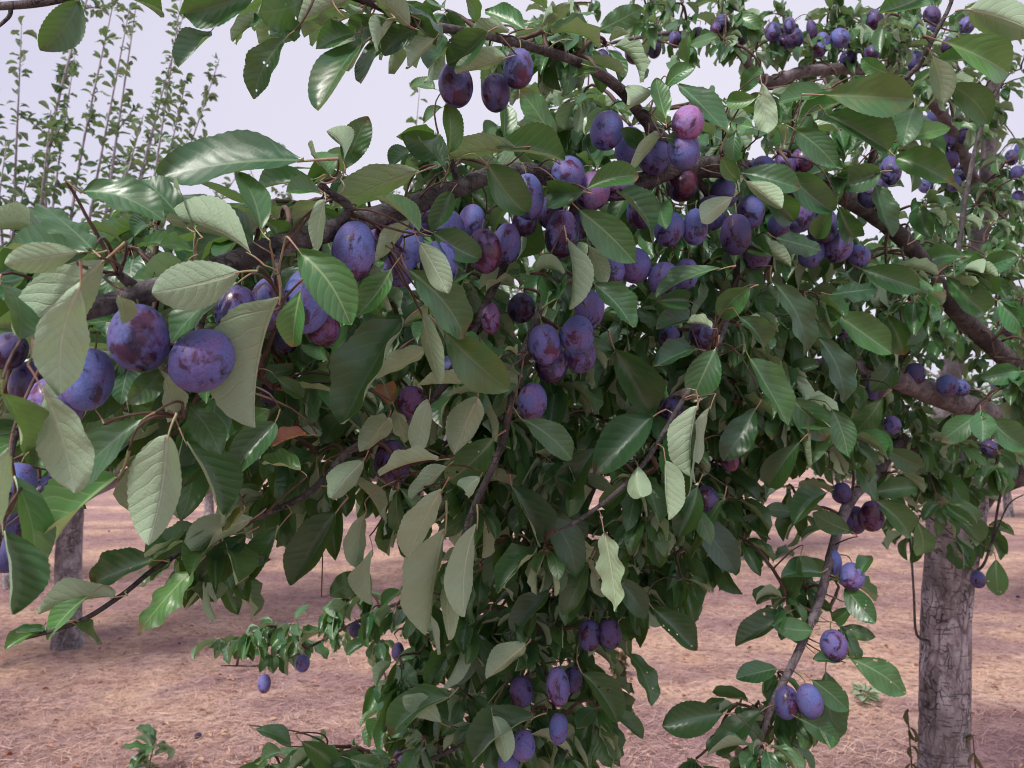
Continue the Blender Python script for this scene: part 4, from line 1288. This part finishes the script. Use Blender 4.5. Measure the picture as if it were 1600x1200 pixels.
# ------------------------------------------------------------------ other trees of the orchard
def far_tree(px, depth, label, shoots, spread, top, seed, trunk_r=0.1, dense=1.0, leaf=0.06, height0=1.1, group='plum trees farther down the orchard', fall=0.42, shift=0.0):
    r = np.random.default_rng(seed)
    b0 = P(px, 700, depth)
    base = np.array([b0[0], b0[1], ground_height(b0[0], b0[1]) - 0.03])
    root = bpy.data.objects.new('plum_tree', None)
    COL.objects.link(root)
    root.location = base
    tag(root, label, 'tree', group)
    tb = Buf()
    rows = [(0, 0, -0.05, trunk_r * 1.35), (0.005, 0, 0.06, trunk_r * 1.12), (0.0, 0.0, 0.3, trunk_r), (-0.02, 0.01, 0.7, trunk_r * 0.92), (-0.03, 0.02, height0, trunk_r * 0.95),
            (-0.03, 0.02, height0 + .2, trunk_r * 0.7)]
    rows = cat(rows, 10)
    cr = []
    tb.tube(rows, 36, True, bark_fn(rows, 0.09, seed * 1.7, 36, cr))
    me = tb.mesh('trunk', [MAT['trunk']])
    add_crack(me, cr, len(me.vertices))
    link('trunk', me, root)
    cb = Buf()
    tw = Buf()
    nleaf = 0
    for i in range(shoots):
        az = i * 2.399 + r.normal(0, 0.3)
        rad = spread * math.sqrt((i + 0.5) / shoots)
        ht = top * (1 - fall * (rad / spread) ** 1.3) * r.uniform(0.80, 1.05)
        p0 = np.array([-0.03, 0.02, height0])
        p1 = p0 + np.array([math.cos(az) * rad * 0.45, math.sin(az) * rad * 0.45, 0.30 + 0.25 * r.random()])
        p2 = p0 + np.array([math.cos(az) * rad * 0.66, math.sin(az) * rad * 0.66, (ht - height0) * 0.5])
        p3 = np.array([math.cos(az) * rad * 1.05, math.sin(az) * rad * 1.05, ht]) + r.normal(0, 0.06, 3) + np.array([shift, 0, 0])
        p2 = p2 + r.normal(0, 0.09, 3)
        p1 = p1 + r.normal(0, 0.05, 3)
        path = cat([(*p0, trunk_r * 0.42), (*p1, trunk_r * 0.28), (*p2, trunk_r * 0.13), (*p3, 0.003)], 8)
        bb = Buf()
        bb.tube(path, 7)
        link('branch', bb.mesh('branch', [MAT['greytwig']]), root)
        # side shoots and leaves
        sub = [path]
        for k in range(5, len(path) - 2, 2):
            if r.random() < 0.95 - 0.5 * k / len(path):
                q = path[k, :3]
                dv = norm(r.normal(size=3) * np.array([1, 1, 0.4]) + np.array([0, 0, 0.5]))
                ll = r.uniform(0.15, 0.5)
                sp = np.array([(*(q + dv * ll * t + np.array([0, 0, -0.12 * t * t * ll])), 0.006 * (1 - t) + 0.0022) for t in (0, .33, .66, 1)])
                sub.append(sp)
        for sp in sub[1:]:
            tw.tube(sp, 4)
        for sp in sub:
            seglen = np.sum(np.linalg.norm(np.diff(sp[:, :3], axis=0), axis=1))
            cnt = int(seglen * (24 if sp is path else 34) * dense)
            for _ in range(cnt):
                t = r.random() ** 0.9
                if sp is path and t < 0.35:
                    t = r.uniform(0.35, 1)
                x = t * (len(sp) - 1)
                i0 = min(int(x), len(sp) - 2)
                q = sp[i0, :3] * (1 - (x - i0)) + sp[i0 + 1, :3] * (x - i0)
                a2 = r.uniform(0, 6.28)
                el = r.normal(0.05, 0.55)
                dv = np.array([math.cos(a2) * math.cos(el), math.sin(a2) * math.cos(el), math.sin(el)])
                M3 = frame(dv, np.array([0, 0, 1.0]) + r.normal(0, 0.4, 3))
                ln = leaf * r.uniform(0.6, 1.2)
                v, f, uv, mi, foot = TINY[int(r.integers(len(TINY)))]
                cb.add(v @ (M3 * ln).T + q + dv * 0.012, f, uv, r.random(), 0)
                nleaf += 1
    link('twigs', tw.mesh('twigs', [MAT['greytwig']]), root, 'stuff')
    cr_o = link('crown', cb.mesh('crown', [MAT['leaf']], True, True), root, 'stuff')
    cr_o.color = (0.72, 0.72, 0.8, 1)  # same leaves tinted darker: shade put into the far crown's colour
    return root


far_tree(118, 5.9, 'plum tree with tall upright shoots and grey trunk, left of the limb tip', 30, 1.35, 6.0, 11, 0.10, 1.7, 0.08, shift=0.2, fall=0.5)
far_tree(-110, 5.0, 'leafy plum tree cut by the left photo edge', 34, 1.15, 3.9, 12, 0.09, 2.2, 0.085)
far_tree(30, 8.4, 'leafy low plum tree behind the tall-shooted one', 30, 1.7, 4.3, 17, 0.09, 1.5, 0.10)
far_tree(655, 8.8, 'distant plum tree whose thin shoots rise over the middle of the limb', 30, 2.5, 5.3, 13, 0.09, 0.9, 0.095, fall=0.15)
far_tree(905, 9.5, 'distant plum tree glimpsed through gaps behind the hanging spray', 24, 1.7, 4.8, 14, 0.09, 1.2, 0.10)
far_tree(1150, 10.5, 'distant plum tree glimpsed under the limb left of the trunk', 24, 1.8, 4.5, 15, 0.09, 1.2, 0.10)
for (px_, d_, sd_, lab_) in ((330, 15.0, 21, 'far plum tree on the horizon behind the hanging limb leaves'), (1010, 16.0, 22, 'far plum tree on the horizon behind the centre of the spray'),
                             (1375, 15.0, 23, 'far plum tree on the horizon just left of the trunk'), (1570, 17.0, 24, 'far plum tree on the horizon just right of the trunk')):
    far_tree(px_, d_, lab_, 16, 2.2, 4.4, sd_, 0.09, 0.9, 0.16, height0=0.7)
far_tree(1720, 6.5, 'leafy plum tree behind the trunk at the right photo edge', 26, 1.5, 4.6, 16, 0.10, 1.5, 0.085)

# ------------------------------------------------------------------ things on the ground
MAT['litter'] = simple('fallen_leaf_skin', (0.34, 0.13, 0.075), (0.50, 0.34, 0.24), 1.5)
LB = Buf()
for _ in range(2200):
    d = 3.0 + 9.0 * rng.random() ** 1.5
    x = rng.uniform(-0.8, 0.8) * d
    v, f, uv, mi, foot = TINY[int(rng.integers(len(TINY)))]
    az = rng.uniform(0, 6.28)
    M3 = frame(np.array([math.cos(az), math.sin(az), rng.normal(0, 0.15)]), np.array([0, 0, 1.0]) + rng.normal(0, 0.3, 3))
    LB.add(v @ (M3 * rng.uniform(0.014, 0.045)).T + np.array([x, d, ground_height(x, d) + 0.018]), f)
lit = link('leaf_litter', LB.mesh('leaf_litter', [MAT['litter']]), None, 'stuff')
tag(lit, 'scattered dead orange and tan leaves lying on the dry ground', 'leaf litter')
for k_, (x, y) in enumerate(((75, 918), (190, 830), (335, 1155), (480, 885), (1115, 925), (1560, 935))):
    ang = math.atan((y - 600) / FPX) - PITCH
    dist = CAM[2] / math.tan(max(0.06, ang))
    xx = (x - 800) / FPX * dist * 1.02
    o = link('fallen_plum', PLUM_ME[2])
    o.location = (xx, dist, ground_height(xx, dist) + 0.017)
    o.rotation_euler = (1.4, 0.2, random.uniform(0, 6))
    o.scale = (0.016, 0.016, 0.02)
    o.color = (0.35, 0.3, 0.3, 1)
    tag(o, 'dark fallen plum on the dry ground, %s from the left' % ORD[k_], 'plum', 'fallen plums on the ground')


def gpoint(x, y):
    """where the photograph's pixel meets the ground"""
    ang = math.atan((y - 600) / FPX) - PITCH
    dist = CAM[2] / math.tan(ang)
    dep = math.hypot(dist, CAM[2]) * math.cos(math.atan((y - 600) / FPX))
    p = P(x, y, dep)
    return np.array([p[0], p[1], ground_height(p[0], p[1])])


MAT['weed'] = leaf_material('pale_weed_leaf', (0.26, 0.32, 0.20), (0.36, 0.40, 0.29), (0.36, 0.40, 0.29))
MAT['brown'] = leaf_material('dead_brown_leaf', (0.09, 0.035, 0.025), (0.14, 0.05, 0.035), (0.12, 0.05, 0.04))


def little_plant(name, at, label, cat_, stems, leafmat, stemmat, seed, lsize, height, flat=False):
    r = np.random.default_rng(seed)
    root = bpy.data.objects.new(name, None)
    COL.objects.link(root)
    root.location = at
    tag(root, label, cat_)
    for i in range(stems):
        az = i * 2.4 + r.normal(0, 0.4)
        lean = r.uniform(0.05, 0.35)
        h = height * r.uniform(0.6, 1.0)
        rows = [(0, 0, -0.01, 0.0035), (math.cos(az) * lean * h * 0.3, math.sin(az) * lean * h * 0.3, h * 0.5, 0.003),
                (math.cos(az) * lean * h, math.sin(az) * lean * h, h, 0.0015)]
        rows = cat(rows, 5)
        b = Buf()
        b.tube(rows, 6)
        link('stem', b.mesh('stem', [stemmat]), root)
        for k in range(2, len(rows)):
            for q in range(2):
                a2 = r.uniform(0, 6.28)
                el = r.uniform(-0.1, 0.5) if flat else r.uniform(-1.0, 0.8)
                dv = np.array([math.cos(a2) * math.cos(el), math.sin(a2) * math.cos(el), math.sin(el)])
                S = frame(dv, np.array([0, 0, 1.0]) + r.normal(0, 0.3, 3)) * (lsize * r.uniform(0.7, 1.2))
                v, f, uv, mi, foot = FILL[int(r.integers(len(FILL)))]
                b = Buf()
                b.add(v @ S.T + rows[k, :3] - S @ np.array(foot), f, uv, r.random(), mi)
                link('leaf', b.mesh('leaf', [leafmat, MAT['petiole']], True, True), root)
    return root


little_plant('weed', gpoint(1352, 1100), 'pale grey-green weed rosette growing beside the grey trunk', 'weed', 2, MAT['weed'], MAT['stalk'], 5, 0.07, 0.07, True)
little_plant('grass_tuft', gpoint(968, 1060), 'small brownish weed tuft on the ground in the gap right of the spray', 'weed', 5, MAT['brown'], MAT['twig'], 6, 0.05, 0.16)
little_plant('sapling', gpoint(232, 1215), 'tiny green sapling with rounded leaves at the bottom edge of the photo', 'sapling', 1, MAT['leaf'], MAT['twig'], 8, 0.10, 0.20)
for k_, (x, y0, y1) in enumerate(((1418, 1235, 1108), (1520, 1235, 1150))):
    g0 = P(x + 6, y0, 2.12)
    root = bpy.data.objects.new('withered_shoot', None)
    COL.objects.link(root)
    g0[2] = 0.0
    root.location = g0
    tag(root, ('withered red-brown shoot standing left of the grey trunk', 'shorter withered red-brown shoot standing right of the grey trunk')[k_], 'shoot')
    top = P(x, y1, 2.12) - g0
    rows = cat([(0, 0, 0, 0.004), (*(top * 0.5 + np.array([0.01, 0, 0])), 0.003), (*top, 0.0015)], 8)
    b = Buf()
    b.tube(rows, 6)
    link('stem', b.mesh('stem', [MAT['twig']]), root)
    for k in range(6, len(rows)):
        for q in range(2):
            a2 = rng.uniform(0, 6.28)
            dv = np.array([math.cos(a2) * 0.5, math.sin(a2) * 0.5, -0.8])
            S = frame(dv, rng.normal(0, 1, 3)) * rng.uniform(0.025, 0.045)
            v, f, uv, mi, foot = FILL[int(rng.integers(len(FILL)))]
            b = Buf()
            b.add(v @ (S @ np.diag([0.5, 1, 1])).T + rows[k, :3], f, uv, rng.random(), mi)
            link('leaf', b.mesh('leaf', [MAT['brown'], MAT['twig']], True, True), root)
